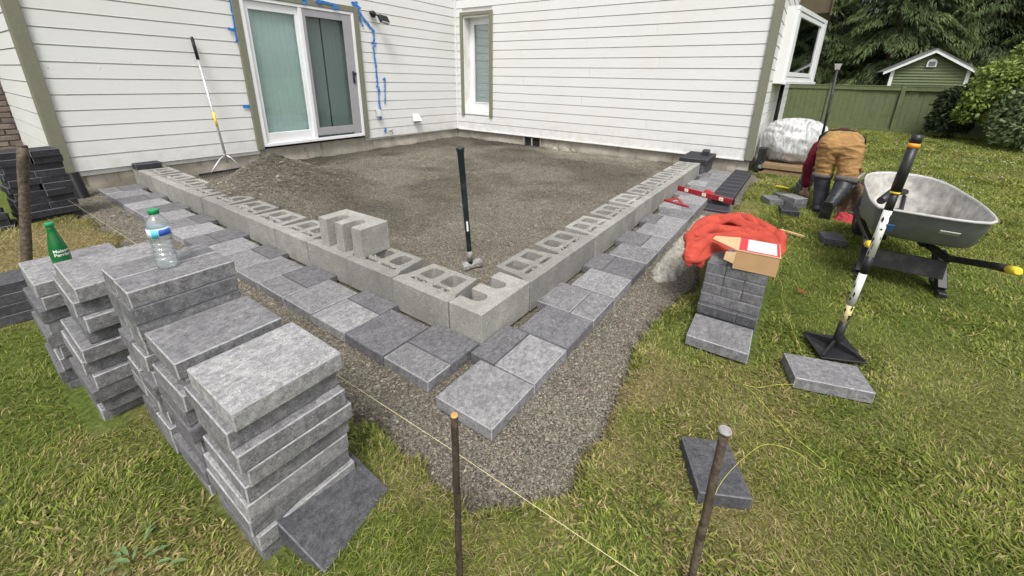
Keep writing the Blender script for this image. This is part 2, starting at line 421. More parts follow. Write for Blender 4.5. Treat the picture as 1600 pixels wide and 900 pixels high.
M_CARD = m_plain('cardboard', (.46, .285, .145), .85, .06, 14, .06)
M_CARDL = m_plain('cardboard_pale', (.60, .42, .235), .85, .06, 14, .06)
M_LABW = m_plain('label_white', (.78, .78, .76), .5, .03, 14, .02); M_LABR = m_plain('label_red', (.60, .04, .06), .5, .06, 14, .02)
M_INK = m_plain('label_ink', (.06, .06, .07), .6, .1, 14, .02)
M_PANT = m_cloth('tan_canvas', (.36, .21, .085), 1.0, (.24, .15, .075)); M_SHIRT = m_cloth('burgundy_knit', (.12, .012, .024), .6)
M_BOOT = m_plain('black_rubber', (.018, .02, .026), .45, .3, 20, .1, dirt=(.07, .07, .075)); M_BELT = m_cloth('dark_green_webbing', (.012, .035, .025))
M_CUFF = m_cloth('grey_strap', (.12, .115, .11)); M_SKIN = m_plain('skin', (.45, .27, .19), .55, .08, 20, .05); M_HAIR = m_plain('dark_hair', (.03, .022, .016), .7)
M_FENCE = m_wood('green_stained_wood', (.105, .125, .06), (.165, .19, .10), (8, 8, 1.2)); M_SHED = m_plain('shed_green', (.13, .155, .075), .7, .08, 12, .05)
M_WHT = m_plain('white_trim', (.78, .78, .78), .5, .03, 10, .02); M_ROOF = m_plain('grey_shingle', (.16, .165, .175), .9, .2, 22, .5)
M_PALLET = m_wood('weathered_pallet', (.20, .13, .075), (.36, .25, .15), (2, 9, 9)); M_PINE = m_wood('split_pine', (.45, .30, .13), (.62, .45, .22), (3, 9, 9))
M_BROWN = m_plain('brown_soffit', (.10, .078, .045), .8, .15, 8, .1); M_TARP = m_cloth('brown_tarp', (.13, .085, .055), .4, (.25, .2, .15))
M_BARK = m_wood('bark', (.05, .035, .025), (.11, .08, .055), (6, 6, 1)); M_BRICK = m_plain('weathered_brick', (.17, .135, .115), .95, .3, 9, .6, dirt=(.34, .30, .25))
M_MORTAR = m_plain('mortar', (.28, .26, .23), .95, .15, 20, .4)
M_MIX = m_plain('wet_concrete', (.34, .325, .28), .9, .3, 45, 1.0, dirt=(.24, .225, .19))
M_DBLUE = m_plain('blue_decal', (.05, .14, .32), .5, .2, 40, .02)
M_GREY = m_plain('grey_plastic_box', (.50, .50, .48), .5, .05, 10, .03)

# ------------------------------------------------------------------ ground
YA, XB = 5.525, 5.889            # siding planes: wall with the sliding door (faces -Y), wall with the narrow window (faces -X)
def gravel_mask(x, y):
    """about 1 on gravel, 0 on lawn"""
    e1 = (fbm(y*3.1, y*0+3.7, s=3)-.5)*.22 + (fbm(y*14, y*0+.7, s=5)-.5)*.09
    e2 = (fbm(x*2.7, x*0+8.1, s=4)-.5)*.22 + (fbm(x*14, x*0+5.7, s=6)-.5)*.09
    a = sstep(-.035, .035, x-(-.67+e1)); b = sstep(-.035, .035, y-(-.725+e2))
    cut = sstep(-.03, .05, (x+y)+1.19)
    return a*b*cut*sstep(6.05, 5.98, x)*sstep(5.72, 5.66, y)
def lawn_z(x, y):
    return .022 + (fbm(x*1.1, y*1.1, s=11)-.5)*.03 - .085*gravel_mask(x, y)
def grav_z(x, y):
    g = gravel_mask(x, y)
    z = (fbm(x*5, y*5, s=21)-.5)*.022 + (fbm(x*22, y*22, s=22)-.5)*.014
    inn = sstep(.02, .22, x)*sstep(.02, .22, y)
    dh = np.minimum(5.55-y, 5.92-x)
    z = z + inn*(.055 - .045*sstep(1.6, .2, dh) + (fbm(x*1.3, y*1.3, s=23)-.5)*.05 + (fbm(x*3.4, y*3.4, s=24)-.5)*.04+(np.abs(fbm(x*4+y*3, y*6-x*2, s=29)-.5))*.045)
    d = np.sqrt(((x-.80)/1.22)**2 + ((y-3.62)/1.22)**2)
    d = d*(1+.35*(fbm(x*2.2, y*2.2, s=25)-.5))
    z = z + .44*np.clip(1-d, 0, 1)**1.25*sstep(.0, .22, x)*(1+.2*(fbm(x*9, y*9, s=26)-.5))
    return z - .12*(1-g)
def grid(name, xs, ys, zf, mat, smooth=True, tintf=None):
    X, Y = np.meshgrid(xs, ys); Z = zf(X, Y); nx, ny = len(xs), len(ys)
    v = np.stack([X, Y, Z], -1).reshape(-1, 3); i = np.arange(ny*nx).reshape(ny, nx)
    q = np.stack([i[:-1,:-1], i[:-1,1:], i[1:,1:], i[1:,:-1]], -1).reshape(-1, 4)
    return bulk(name, v, q, mat=mat, smooth=smooth, col=None if tintf is None else tintf(v[:, 0], v[:, 1]))
xs = np.concatenate([np.array([-120, -60, -30, -15, -9, -6, -4.5]), np.arange(-3.5, 7, .045), np.arange(7, 17, .35), np.array([19, 24, 32, 45, 80, 140])])
ys = np.concatenate([np.array([-120, -60, -35, -20, -13, -9, -7]), np.arange(-5.5, -2.6, .3), np.arange(-2.6, 6, .045), np.array([7, 9, 14, 25, 50, 120])])
def dryness(x, y):
    a_ = fbm(x*.9+3, y*.9, s=51); b_ = fbm(x*4.5, y*4.5, s=52)
    e = np.minimum(np.abs(x+.70)+np.where(y > -1.0, 0, 9), np.abs(y+.75)+np.where(x > -.9, 0, 9))
    dry = sstep(.53, .74, a_*.65+b_*.35)*.65+.6*sstep(.24, .02, e)*sstep(.25, .6, b_)
    dry = dry*.8+1.1*sstep(.75, .3, np.hypot(x+1.15, (y-3.35)*.5))+.75*sstep(.8, .2, np.hypot(x+1.75, y+.05))+.35*sstep(.5, .1, np.hypot(x+.35, (y+1.5)*.8))+.3*sstep(.9, .3, np.hypot(x-.9, y+2.2))
    return np.clip(dry, 0, 1)
lawn = grid('lawn', xs, ys, lawn_z, M_SOIL, tintf=lambda x, y: np.array([.115, .155, .034])[None]*(1-dryness(x, y)[:, None])+np.array([.24, .19, .09])[None]*dryness(x, y)[:, None]); lawn['kind'] = 'structure'
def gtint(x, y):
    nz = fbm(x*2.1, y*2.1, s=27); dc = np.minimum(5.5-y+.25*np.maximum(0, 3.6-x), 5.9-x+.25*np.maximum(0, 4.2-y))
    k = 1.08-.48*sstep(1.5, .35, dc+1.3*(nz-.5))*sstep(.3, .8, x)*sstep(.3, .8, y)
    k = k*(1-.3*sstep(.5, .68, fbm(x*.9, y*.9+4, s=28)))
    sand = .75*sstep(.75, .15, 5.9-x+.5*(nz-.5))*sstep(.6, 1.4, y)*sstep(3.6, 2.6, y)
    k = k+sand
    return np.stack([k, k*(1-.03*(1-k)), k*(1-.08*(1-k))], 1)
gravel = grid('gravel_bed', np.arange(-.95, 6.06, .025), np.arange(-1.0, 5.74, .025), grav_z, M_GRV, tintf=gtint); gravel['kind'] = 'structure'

# ------------------------------------------------------------------ house
WROOT = set()
def wroot(name, loc, label, cat, group=None):
    o = empty(name, loc, 0, label, cat, group); WROOT.add(o.name); return o
_link0 = link
def link(name, me, mat=None, parent=None):
    o = _link0(name, me, mat, None)
    if parent is not None:
        o.parent = parent
        if parent.name in WROOT: o.matrix_parent_inverse = Matrix.Translation(-Vector(parent.location))
    return o
house = wroot('house', (5.9, 5.5, 0), 'white lap-sided house with olive trim and a sliding glass door', 'house')
PIT = .1682
def zA(x, k): return .223 + .041*(5.87-x)/6.45 + PIT*k
def plank(P, zf0, zf1, a0, a1, out=.024, top=.019):
    """P(a, o, z): a along wall, o outward from wall face"""
    v = []
    for a in (a0, a1):
        b, t = zf0(a), zf1(a)+.006
        v += [P(a, -.004, b), P(a, out, b), P(a, out-.0015, b+.004), P(a, top, t-.021), P(a, .001, t-.020), P(a, .001, t), P(a, -.004, t)]
    f = [(6,5,4,3,2,1,0), (7,8,9,10,11,12,13)]+[(i, (i+1)%7, 7+(i+1)%7, 7+i) for i in range(7)]
    MB().add(v, f).build('siding_plank', M_SID, house)
PA = lambda a, o, z: (a, YA+.018-o, z)
PB = lambda a, o, z: (XB+.018-o, a, z)
PS = lambda a, o, z: (a, -.576+.018-o, z)     # side wall facing -Y beyond the right corner
PL = lambda a, o, z: (-.585+.018-o, a, z)     # side wall facing -X beyond the left corner
rr = random.Random(3)
for k in range(20):
    z0 = lambda a, k=k: zA(a, k); z1 = lambda a, k=k: zA(a, k+1)
    if .223+PIT*k < 2.40:
        plank(PA, z0, z1, -.50, 1.47); plank(PA, z0, z1, 3.35, 5.86)
    else:
        j = rr.uniform(1.5, 3.6); plank(PA, z0, z1, -.50, j-.001); plank(PA, z0, z1, j+.001, 5.86)
    zb0 = lambda a, k=k: .223+PIT*k; zb1 = lambda a, k=k: .223+PIT*(k+1)
    if .53 < .223+PIT*k < 2.60:
        j = 3.66-1.22*(k % 3)+rr.uniform(-.2, .2); plank(PB, zb0, zb1, -.49, j-.0012); plank(PB, zb0, zb1, j+.0012, 4.52); plank(PB, zb0, zb1, 5.33, 5.495)
    else: plank(PB, zb0, zb1, -.49, 5.495)
    plank(PS, zb0, zb1, 5.99, 13.0)
    plank(PL, zb0, zb1, 5.63, 7.75)
# structure of the walls behind the planks
for bx in ((-.565, 1.50, 5.548, 5.70, .20, 3.6), (3.37, 5.93, 5.548, 5.70, .20, 3.6), (1.50, 3.37, 5.548, 5.70, 2.42, 3.6)):
    MB().box(*bx).build('wall_core', M_SID, house)
for bx in ((5.912, 6.30, -.555, 4.54, .20, 3.6), (5.912, 6.30, 5.32, 5.547, .20, 3.6), (5.912, 6.30, 4.54, 5.32, 2.60, 3.6), (5.912, 6.30, 4.54, 5.32, .20, .56), (6.301, 13.0, -.555, -.40, .20, 3.6), (-.565, -.45, 5.701, 7.8, .2, 3.6)):
    MB().box(*bx).build('wall_core', M_SID, house)
# foundation, with uneven face
def found(P, a0, a1, z1, n):
    xs_ = np.linspace(a0, a1, n); zs_ = np.array([-.12, .0, .05, .1, .15, z1]); v = []
    for zz in zs_:
        for a in xs_:
            o = .004+.016*float(fbm(np.array([a*4]), np.array([zz*9]), s=31)[0]) + (.035 if zz < .09 else 0)*float(sstep(.3, .6, fbm(np.array([a*1.4]), np.array([0.]), s=33)[0]))
            v.append(P(a, o-.03, zz))
    f = [(j*n+i, j*n+i+1, (j+1)*n+i+1, (j+1)*n+i) for j in range(5) for i in range(n-1)]
    m = MB().add(v, f, True); return m
found(PA, -.56, 5.92, .26, 140).build('foundation', M_FND, house)
found(lambda a, o, z: (XB+.012-o, a, z), -.555, 3.27, .24, 100).build('foundation', M_FND, house)
found(lambda a, o, z: (XB+.012-o, a, z), 3.67, 5.54, .24, 60).build('foundation', M_FND, house)
found(PS, 5.92, 13.0, .24, 40).build('foundation', M_FND, house)
found(PL, 5.55, 7.75, .24, 30).build('foundation', M_FND, house)
MB().box(5.91, 6.05, -.553, .0, -.1, .225).box(5.97, 6.1, -.55, 5.5, -.1, .22).build('foundation', M_FND, house)
v = MB().box(5.925, 5.94, 3.27, 3.67, .01, .21).build('crawl_vent', M_DARK, house)
v['label'] = 'open crawl space vent'
for y0_, y1_ in ((3.655, 3.685), (3.46, 3.482), (3.255, 3.27)): MB().box(5.885, 5.93, y0_, y1_, .02, .215).build('vent_divider', M_FND, v)
# corner boards
MB().box(-.605, -.49, 5.486, 5.53, .235, 3.6).build('corner_trim', M_TRIM, house, .003)
MB().box(-.606, -.57, 5.531, 5.62, .235, 3.6).build('corner_trim', M_TRIM, house, .003)
MB().box(5.85, 5.915, -.592, -.485, .215, 3.6).build('corner_trim', M_TRIM, house, .003)
MB().box(5.916, 5.985, -.594, -.556, .215, 3.6).build('corner_trim', M_TRIM, house, .003)
MB().box(5.852, 5.884, 5.490, 5.522, .215, 3.6).build('inside_corner_strip', M_SID, house)
MB().box(5.862, 5.90, -.484, 5.489, .205, .222).build('starter_strip', M_SID, house)
# ---- sliding door
for bx in ((1.455, 1.545, 5.482, 5.53, .268, 2.45), (3.325, 3.42, 5.482, 5.53, .262, 2.45), (1.546, 3.324, 5.483, 5.53, 2.36, 2.449)):
    MB().box(*bx).build('door_trim', M_TRIM, house, .003)
door = MB()
for bx in ((1.546, 1.60, 5.492, 5.62, .30, 2.359), (3.275, 3.324, 5.492, 5.62, .30, 2.359), (1.60, 3.275, 5.493, 5.62, 2.315, 2.358), (1.60, 3.275, 5.480, 5.62, .30, .345)):
    door.box(*bx)
door = door.build('sliding_door', M_VIN, house, .003)
fx = MB()
for bx in ((1.601, 1.66, 5.525, 5.57, .346, 2.314), (2.318, 2.40, 5.525, 5.57, .346, 2.314), (1.66, 2.318, 5.526, 5.569, 2.205, 2.313), (1.66, 2.318, 5.526, 5.569, .347, .495)):
    fx.box(*bx)
fx.build('fixed_panel_frame', M_VIN, door, .004)
MB().box(2.365, 2.42, 5.497, 5.524, .346, 2.314).build('meeting_stile', M_VIN, door, .003)
MB().box(1.655, 2.322, 5.545, 5.549, .49, 2.21).build('pane', M_GLASS, door)
sf = MB()
for bx in ((2.421, 2.472, 5.503, 5.522, .385, 2.312), (3.11, 3.274, 5.503, 5.522, .385, 2.312), (2.472, 3.11, 5.504, 5.521, 2.204, 2.311), (2.472, 3.11, 5.504, 5.521, .386, .512)):
    sf.box(*bx)
sf.build('screen_frame', M_GREYF, door, .003)
MB().box(2.468, 3.114, 5.511, 5.512, .508, 2.208).build('insect_screen', M_SCREEN, door)
MB().box(2.401, 3.274, 5.565, 5.569, .36, 2.31).build('pane', M_GLASS, door)
MB().box(2.402, 2.45, 5.555, 5.58, .346, 2.314).box(3.16, 3.274, 5.555, 5.58, .346, 2.314).build('sliding_panel_frame', M_VIN, door, .003)
MB().box(3.195, 3.225, 5.478, 5.503, 1.22, 1.42).box(3.20, 3.22, 5.462, 5.479, 1.25, 1.39).build('handle', M_BLACK, door, .004)
MB().box(3.235, 3.265, 5.485, 5.503, 1.36, 1.40).build('latch', M_BLACK, door)
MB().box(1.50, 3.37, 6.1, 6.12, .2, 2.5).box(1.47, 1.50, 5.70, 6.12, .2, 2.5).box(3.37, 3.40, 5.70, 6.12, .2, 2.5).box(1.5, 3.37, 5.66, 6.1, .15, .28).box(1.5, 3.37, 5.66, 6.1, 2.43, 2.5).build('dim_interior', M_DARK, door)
x = 1.60; k = 0
while x < 3.16:
    w_ = .096
    if not (2.72 < x+.02 < 2.76):
        a = R(3.5 + rr.uniform(-1.2, 1.2)); c, s_ = math.cos(a)*w_/2, math.sin(a)*w_/2
        MB().add([(x+w_/2-c, 5.600-s_, .36), (x+w_/2+c, 5.600+s_, .36), (x+w_/2+c, 5.600+s_, 2.34), (x+w_/2-c, 5.600-s_, 2.34),
                  (x+w_/2-c, 5.603-s_, .36), (x+w_/2+c, 5.603+s_, .36), (x+w_/2+c, 5.603+s_, 2.34), (x+w_/2-c, 5.603-s_, 2.34)],
                 [(0,1,2,3),(7,6,5,4),(0,3,7,4),(1,5,6,2)]).build('blind_slat', M_BLIND, door)
    x += .081 if k != 13 else .12
    k += 1
# ---- narrow window door in the other wall
for bx in ((5.852, 5.90, 5.30, 5.378, .53, 2.66), (5.852, 5.90, 4.50, 4.575, .525, 2.66), (5.853, 5.90, 4.576, 5.299, 2.59, 2.659)):
    MB().box(*bx).build('window_trim', M_TRIM, house, .003)
wd = MB()
for bx in ((5.88, 6.14, 5.285, 5.319, .56, 2.589), (5.88, 6.14, 4.545, 4.585, .56, 2.589), (5.881, 6.14, 4.586, 5.284, 2.555, 2.588), (5.872, 6.14, 4.586, 5.284, .56, .60)): wd.box(*bx)
wd = wd.build('narrow_window', M_JAMB, house, .003)
lf = MB()
for bx in ((6.07, 6.11, 5.15, 5.284, .605, 2.553), (6.07, 6.11, 4.587, 4.66, .605, 2.553), (6.071, 6.109, 4.66, 5.15, 2.43, 2.552), (6.071, 6.109, 4.66, 5.15, .606, .826)): lf.box(*bx)
lf.build('sash', M_VIN, wd, .004)
MB().box(6.055, 6.0695, 5.145, 5.165, .815, 2.44).box(6.055, 6.0695, 4.66, 5.144, .812, .828).box(6.055, 6.0695, 4.66, 5.144, 2.428, 2.442).build('glazing_bead', M_VIN, wd)
MB().box(6.085, 6.088, 4.65, 5.155, .82, 2.435).build('pane', M_GLASS3, wd)
for i in range(44): MB().obox((6.15, 4.93, .80+i*.038), (0, .34, 0), (.004, 0, .0205), (.0008, 0, -.0002)).build('blind_slat', M_BLIND, wd)
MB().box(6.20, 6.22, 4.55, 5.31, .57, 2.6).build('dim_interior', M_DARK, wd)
# ---- projecting bay window on the side wall beyond the corner
bay = MB(); A_, B_ = Vector((6.92, -.742)), Vector((9.15, -1.13)); d2 = (B_-A_).normalized(); n2 = Vector((d2.y, -d2.x))
def bp(t, o, z): q = A_+d2*t+n2*o; return (q.x, q.y, z)
Lb = (B_-A_).length
def slab2(m, t0, t1, o0, o1, z0, z1):
    v = [bp(t, o, z) for z in (z0, z1) for t, o in ((t0,o0),(t1,o0),(t1,o1),(t0,o1))]
    m.add(v, [(0,3,2,1),(4,5,6,7),(0,1,5,4),(1,2,6,5),(2,3,7,6),(3,0,4,7)])
for q in ((0, .11, 0, -.06, 1.45, 2.45), (Lb-.2, Lb, 0, -.06, 1.45, 2.45), (0, Lb, -.001, -.06, 1.40, 1.46), (0, Lb, -.001, -.06, 2.455, 2.52)): slab2(bay, *q)
bay = bay.build('bay_window', M_VIN, house, .004)
MB().box(6.915, 6.945, -.70, -.575, 1.36, 2.52).build('side_panel', M_SID, bay)
m = MB(); slab2(m, -.02, Lb+.05, .03, -.07, 1.355, 1.399); m.build('sill', M_VIN, bay, .004)
m = MB()
for q in ((.125, .22, -.008, -.05, 1.475, 2.44), (Lb-.36, Lb-.215, -.008, -.05, 1.475, 2.44), (.221, Lb-.361, -.009, -.05, 1.475, 1.545), (.221, Lb-.361, -.009, -.05, 2.375, 2.44)): slab2(m, *q)
m.build('sash', M_VIN, bay, .004)
m = MB(); slab2(m, .21, Lb-.35, -.03, -.034, 1.53, 2.39); m.build('pane', M_GLASS2, bay)
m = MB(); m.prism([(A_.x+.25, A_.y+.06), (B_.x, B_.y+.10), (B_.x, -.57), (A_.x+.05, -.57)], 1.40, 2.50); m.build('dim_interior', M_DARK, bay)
MB().box(9.6, 12.6, -1.13, -.58, 2.72, 3.4).build('eave_soffit', M_BROWN, house)
MB().box(9.55, 12.65, -1.155, -1.131, 2.66, 3.45).build('fascia', M_BROWN, house)
MB().tube([(8.3, -.66, .3), (8.3, -.66, 1.34)], .035, 10).build('downspout', M_BPLAS, house)
# brick end wall past the left corner
bw = wroot('brick_wall', (-.9, 7.8, 0), 'weathered brick and stone wall beyond the left house corner', 'wall')
MB().box(-2.6, -.48, 7.83, 8.1, -.1, 2.2).build('mortar_bed', M_MORTAR, bw)
bm_ = [MB().box(-.105, .105, 0, .06, 0, .062).mesh('brick', .006) for _ in range(1)]
for r_ in range(29):
    for c_ in range(9):
        xx = -2.5+c_*.225+(.11 if r_ % 2 else 0)
        o = link('brick', bm_[0], M_BRICK, bw); o.location = (xx, 7.80+rr.uniform(-.006, .006), -.04+r_*.076); o.rotation_euler = (0, 0, rr.uniform(-.02, .02))

# ------------------------------------------------------------------ fence, shed, trees
fence = wroot('fence', (15.6, -3.3, 0), 'tall green stained board fence at the back of the lawn', 'fence')
def fx_(y): return 15.62 + .02*math.sin(y*1.3)
bmsh = [MB().box(-.012, .012, -.0705, .0705, 0, 1.26).mesh('board', .003) for _ in range(1)]
y = 2.2
while y > -9:
    o = link('board', bmsh[0], M_FENCE, fence); o.location = (fx_(y)+rr.uniform(-.006, .006), y, -.03+rr.uniform(-.01, .01)); o.rotation_euler = (0, rr.uniform(-.004, .004), rr.uniform(-.03, .03))
    y -= .143
for yy in (1.0, -1.62, -3.36, -5.1, -6.9):
    MB().box(15.54, 15.60, yy-.05, yy+.05, -.1, 1.38).box(15.53, 15.61, yy-.06, yy+.06, 1.38, 1.40).build('post', M_FENCE, fence, .004)
MB().box(15.56, 15.603, -9, 2.2, 1.22, 1.33).build('rail', M_FENCE, fence, .003)
MB().box(15.55, 15.70, -9, 2.2, 1.331, 1.36).build('cap_rail', M_FENCE, fence, .003)
MB().box(15.565, 15.603, -9, 2.2, -.02, .10).build('rail', M_FENCE, fence, .003)
shed = wroot('shed', (20, -4.47, 0), 'small green gabled shed with white trim behind the fence', 'shed')
MB().prism([(-3.52, 0), (-5.48, 0), (-5.48, 1.92), (-4.47, 2.46), (-3.52, 1.92)], 20.03, 22.6, 'x').build('wall', M_SHED, shed)
m = MB(); z = .1
while z < 2.4:
    hw = .98 if z < 1.9 else max(.03, .98*(2.44-z)/.54)
    m.add([(19.985, -4.49+hw, z), (19.985, -4.49-hw, z), (20.02, -4.49-hw, z+.098), (20.02, -4.49+hw, z+.098), (20.04, -4.49+hw, z+.004), (20.04, -4.49-hw, z+.004)], [(0,1,2,3), (0,4,5,1)]); z += .1
o = m.build('clapboard_siding', M_SHED, shed); o['kind'] = 'stuff'
for yy in (-3.47, -5.49): MB().box(19.97, 20.03, yy-.05, yy+.05, 0, 1.92).build('corner_board', M_WHT, shed)
for sgn in (1, -1):
    e = (-4.47+sgn*1.28, 1.80); 
    MB().add([(19.80, -4.47, 2.60), (19.80, e[0], e[1]+.05), (19.80, e[0], e[1]-.06), (19.80, -4.47, 2.49), (19.86, -4.47, 2.60), (19.86, e[0], e[1]+.05), (19.86, e[0], e[1]-.06), (19.86, -4.47, 2.49)],
             [(0,1,2,3),(7,6,5,4),(0,4,5,1),(2,6,7,3),(1,5,6,2),(0,3,7,4)]).build('rake_board', M_WHT, shed)
    MB().add([(19.78, -4.47, 2.64), (19.78, e[0]+sgn*.05, e[1]+.06), (22.8, e[0]+sgn*.05, e[1]+.06), (22.8, -4.47, 2.64), (19.78, -4.47, 2.605), (19.78, e[0]+sgn*.05, e[1]+.03), (22.8, e[0]+sgn*.05, e[1]+.03), (22.8, -4.47, 2.605)],
             [(0,1,2,3),(7,6,5,4),(0,4,5,1),(1,5,6,2),(2,6,7,3),(3,7,4,0)]).build('roof', M_ROOF, shed)
m = MB().prism([(-4.47+.13*math.cos(R(a)), 2.16+.13*math.sin(R(a))) for a in range(0, 181, 20)]+[(-4.60, 2.02), (-4.34, 2.02)], 19.94, 19.99, 'x'); gv = m.build('gable_vent', M_WHT, shed)
for i in range(6): MB().obox((19.93, -4.47, 2.06+i*.026), (0, .09, 0), (.008, 0, -.006), (.001, 0, .002)).build('louvre', M_ROOF, gv)

def leaf_mesh(name, P, D, N, L, W, col, mat, parent, curl=.25):
    """rhomb leaves: P base, D direction, N face normal"""
    D = D/np.linalg.norm(D, axis=1, keepdims=True); S = np.cross(D, N); S = S/np.maximum(1e-6, np.linalg.norm(S, axis=1, keepdims=True))
    U = np.cross(S, D); L = L[:, None]; W = W[:, None]
    v = np.stack([P, P+D*L*.45+S*W*.5+U*L*.04, P+D*L-U*L*curl, P+D*L*.45-S*W*.5+U*L*.04], 1).reshape(-1, 3)
    i = np.arange(len(P))*4
    return bulk(name, v, np.stack([i, i+1, i+2, i+3], 1), mat=mat, parent=parent, col=np.repeat(col, 4, 0))
def conifer_meshes(seed, h, r):
    g = np.random.default_rng(seed); Ps, Ds, Ns, Ls, Ws, Cs = [], [], [], [], [], []
    z = .35
    while z < h:
        fr = z/h; nb = 7
        for b in range(nb):
            an = g.uniform(0, 2*PI); L = r*(1-fr)**.75*g.uniform(.7, 1.12)+.25
            n = int(60+190*(1-fr)); t = g.uniform(.12, 1, n)**.75
            dr = g.uniform(.25, .5); up = g.uniform(.05, .3)
            side = g.uniform(-1, 1, n)*(1-t*.75)*L*.34
            ca, sa = math.cos(an), math.sin(an)
            x = ca*L*t - sa*side; y_ = sa*L*t + ca*side
            zz = z + L*(up*t - dr*t*t*1.4) - np.abs(side)*.35 + g.normal(0, .03, n)
            P = np.stack([x, y_, zz], 1)
            sg = np.sign(side)*g.uniform(.2, .8, n)
            D = np.stack([ca - sa*sg, sa + ca*sg, -.35-g.uniform(0, .7, n)*t], 1)
            N = np.stack([g.normal(0, .3, n), g.normal(0, .3, n), np.ones(n)], 1)
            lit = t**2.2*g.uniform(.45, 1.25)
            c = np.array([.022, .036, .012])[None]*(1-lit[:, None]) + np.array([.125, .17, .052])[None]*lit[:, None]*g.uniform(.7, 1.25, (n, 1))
            Ps.append(P); Ds.append(D); Ns.append(N); Ls.append(g.uniform(.13, .34, n)); Ws.append(g.uniform(.016, .036, n)); Cs.append(c)
        z += .20*g.uniform(.8, 1.2)
    return [np.concatenate(a) for a in (Ps, Ds, Ns, Ls, Ws, Cs)]
protos = []
for i, (h, r) in enumerate(((9.5, 3.0), (11, 3.4), (8.5, 2.8))):
    root = empty('conifer_tree', (0, 0, 0))
    a = conifer_meshes(40+i, h, r)
    MB().tube([(0,0,-.2), (.03,0,h*.4), (0,.04,h*.95)], [.24, .16, .03], 8).build('trunk', M_BARK, root)
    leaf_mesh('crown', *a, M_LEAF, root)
    protos.append(root)
spots = [(24.5,-.6,0,1.0),(23.6,-3.6,1,.95),(25,-6.6,2,1.05),(24,-9.3,0,1.0),(25.5,-12.2,1,1.0),(23.5,-15.5,2,1.1),(28.5,-2.2,2,1.2),(28.5,-5.2,0,1.2),(29,-8.2,1,1.2),(28.5,-11.2,2,1.25),(29,-14.6,0,1.2),(23.8,2.0,2,1.1),(32,-3.8,1,1.35),(32,-7.2,2,1.4),(32,-10.5,0,1.4),(29,-18,1,1.2),(32,-14,1,1.4),(27,1.0,1,1.2)]
used = set()
for (x, y, k, s_) in spots:
    o = protos[k] if k not in used else dup(protos[k]); used.add(k)
    o.location = (x, y, 0); o.rotation_euler = (0, 0, rr.uniform(0, 6.28)); o.scale = (s_, s_, s_)
    far = x > 27
    tag(o, 'dark evergreen deep in the wood behind the front trees' if far else 'drooping dark evergreen just behind the fence and shed', 'tree', 'back row of evergreens' if far else 'front row of evergreens')
def shrub(name, loc, lobes, n, cols, label, L=(.07, .14), seed=1):
    root = wroot(name, loc, label, 'shrub'); g = np.random.default_rng(seed)
    P, N, Cc = [], [], []
    tot = sum(a[3]*a[4] for a in lobes)
    for (cx, cy, cz, rh, rv) in lobes:
        k = int(n*rh*rv/tot); d = g.normal(0, 1, (k, 3)); d /= np.linalg.norm(d, axis=1, keepdims=True); d[:, 2] = np.where(d[:, 2] < -.5, -d[:, 2], d[:, 2])
        rad = g.uniform(.45, 1.08, k)**.45*(.82+.36*fbm(d[:, 0]*3+5, d[:, 1]*3+5, d[:, 2]*3, s=seed))
        p = d*np.array([rh, rh, rv])*rad[:, None]+np.array([cx, cy, cz]); P.append(p); N.append(d)
        c = np.array(cols[0])[None]+(np.array(cols[1])-np.array(cols[0]))[None]*g.uniform(0, 1, (k, 1)); Cc.append(c)
    P, N, Cc = map(np.concatenate, (P, N, Cc)); k = len(P)
    ok = P[:, 2] > .03; P, N, Cc = P[ok], N[ok], Cc[ok]; k = len(P)
    D = N+g.normal(0, .7, (k, 3)); D[:, 2] -= .35
    leaf_mesh('foliage', P, D, N+g.normal(0, .45, (k, 3)), g.uniform(*L, k), g.uniform(L[0]*.5, L[1]*.55, k), Cc, M_LEAF, root)
    for i in range(5):
        lo = lobes[i % len(lobes)]
        MB().tube([(loc[0]+rr.uniform(-.2, .2), loc[1]+rr.uniform(-.2, .2), -.05), ((loc[0]+lo[0])/2, (loc[1]+lo[1])/2, lo[2]*.5), (lo[0], lo[1], lo[2])], [.03, .02, .01], 6).build('stem', M_BARK, root)
shrub('laurel_shrub', (13.0, -5.9, 0), [(13.1, -5.7, .68, 1.0, .85), (13.4, -6.8, .9, 1.25, 1.05), (12.6, -5.3, .38, .6, .45), (13.0, -7.9, .9, 1.2, 1.0), (13.3, -6.2, 1.15, .8, .7)], 20000, ((.07, .11, .045), (.24, .30, .14)), 'big rounded shrub with pale grey green leaves at the lawn edge', seed=5)
shrub('forsythia_shrub', (14.2, -5.6, 0), [(14.2, -5.2, 1.35, .8, .7), (14.3, -5.9, 1.85, .95, .85), (14.0, -4.75, .8, .45, .6), (14.4, -6.9, 2.0, 1.0, .8)], 11000, ((.12, .175, .035), (.34, .42, .10)), 'bright yellow green shrub rising behind the grey green shrub', seed=6)
shrub('dark_shrub', (14.6, -4.4, 0), [(14.6, -4.35, .45, .42, .5), (14.7, -4.5, .95, .5, .38)], 4500, ((.018, .03, .012), (.06, .085, .03)), 'small dark leaved shrub against the green fence', seed=8)

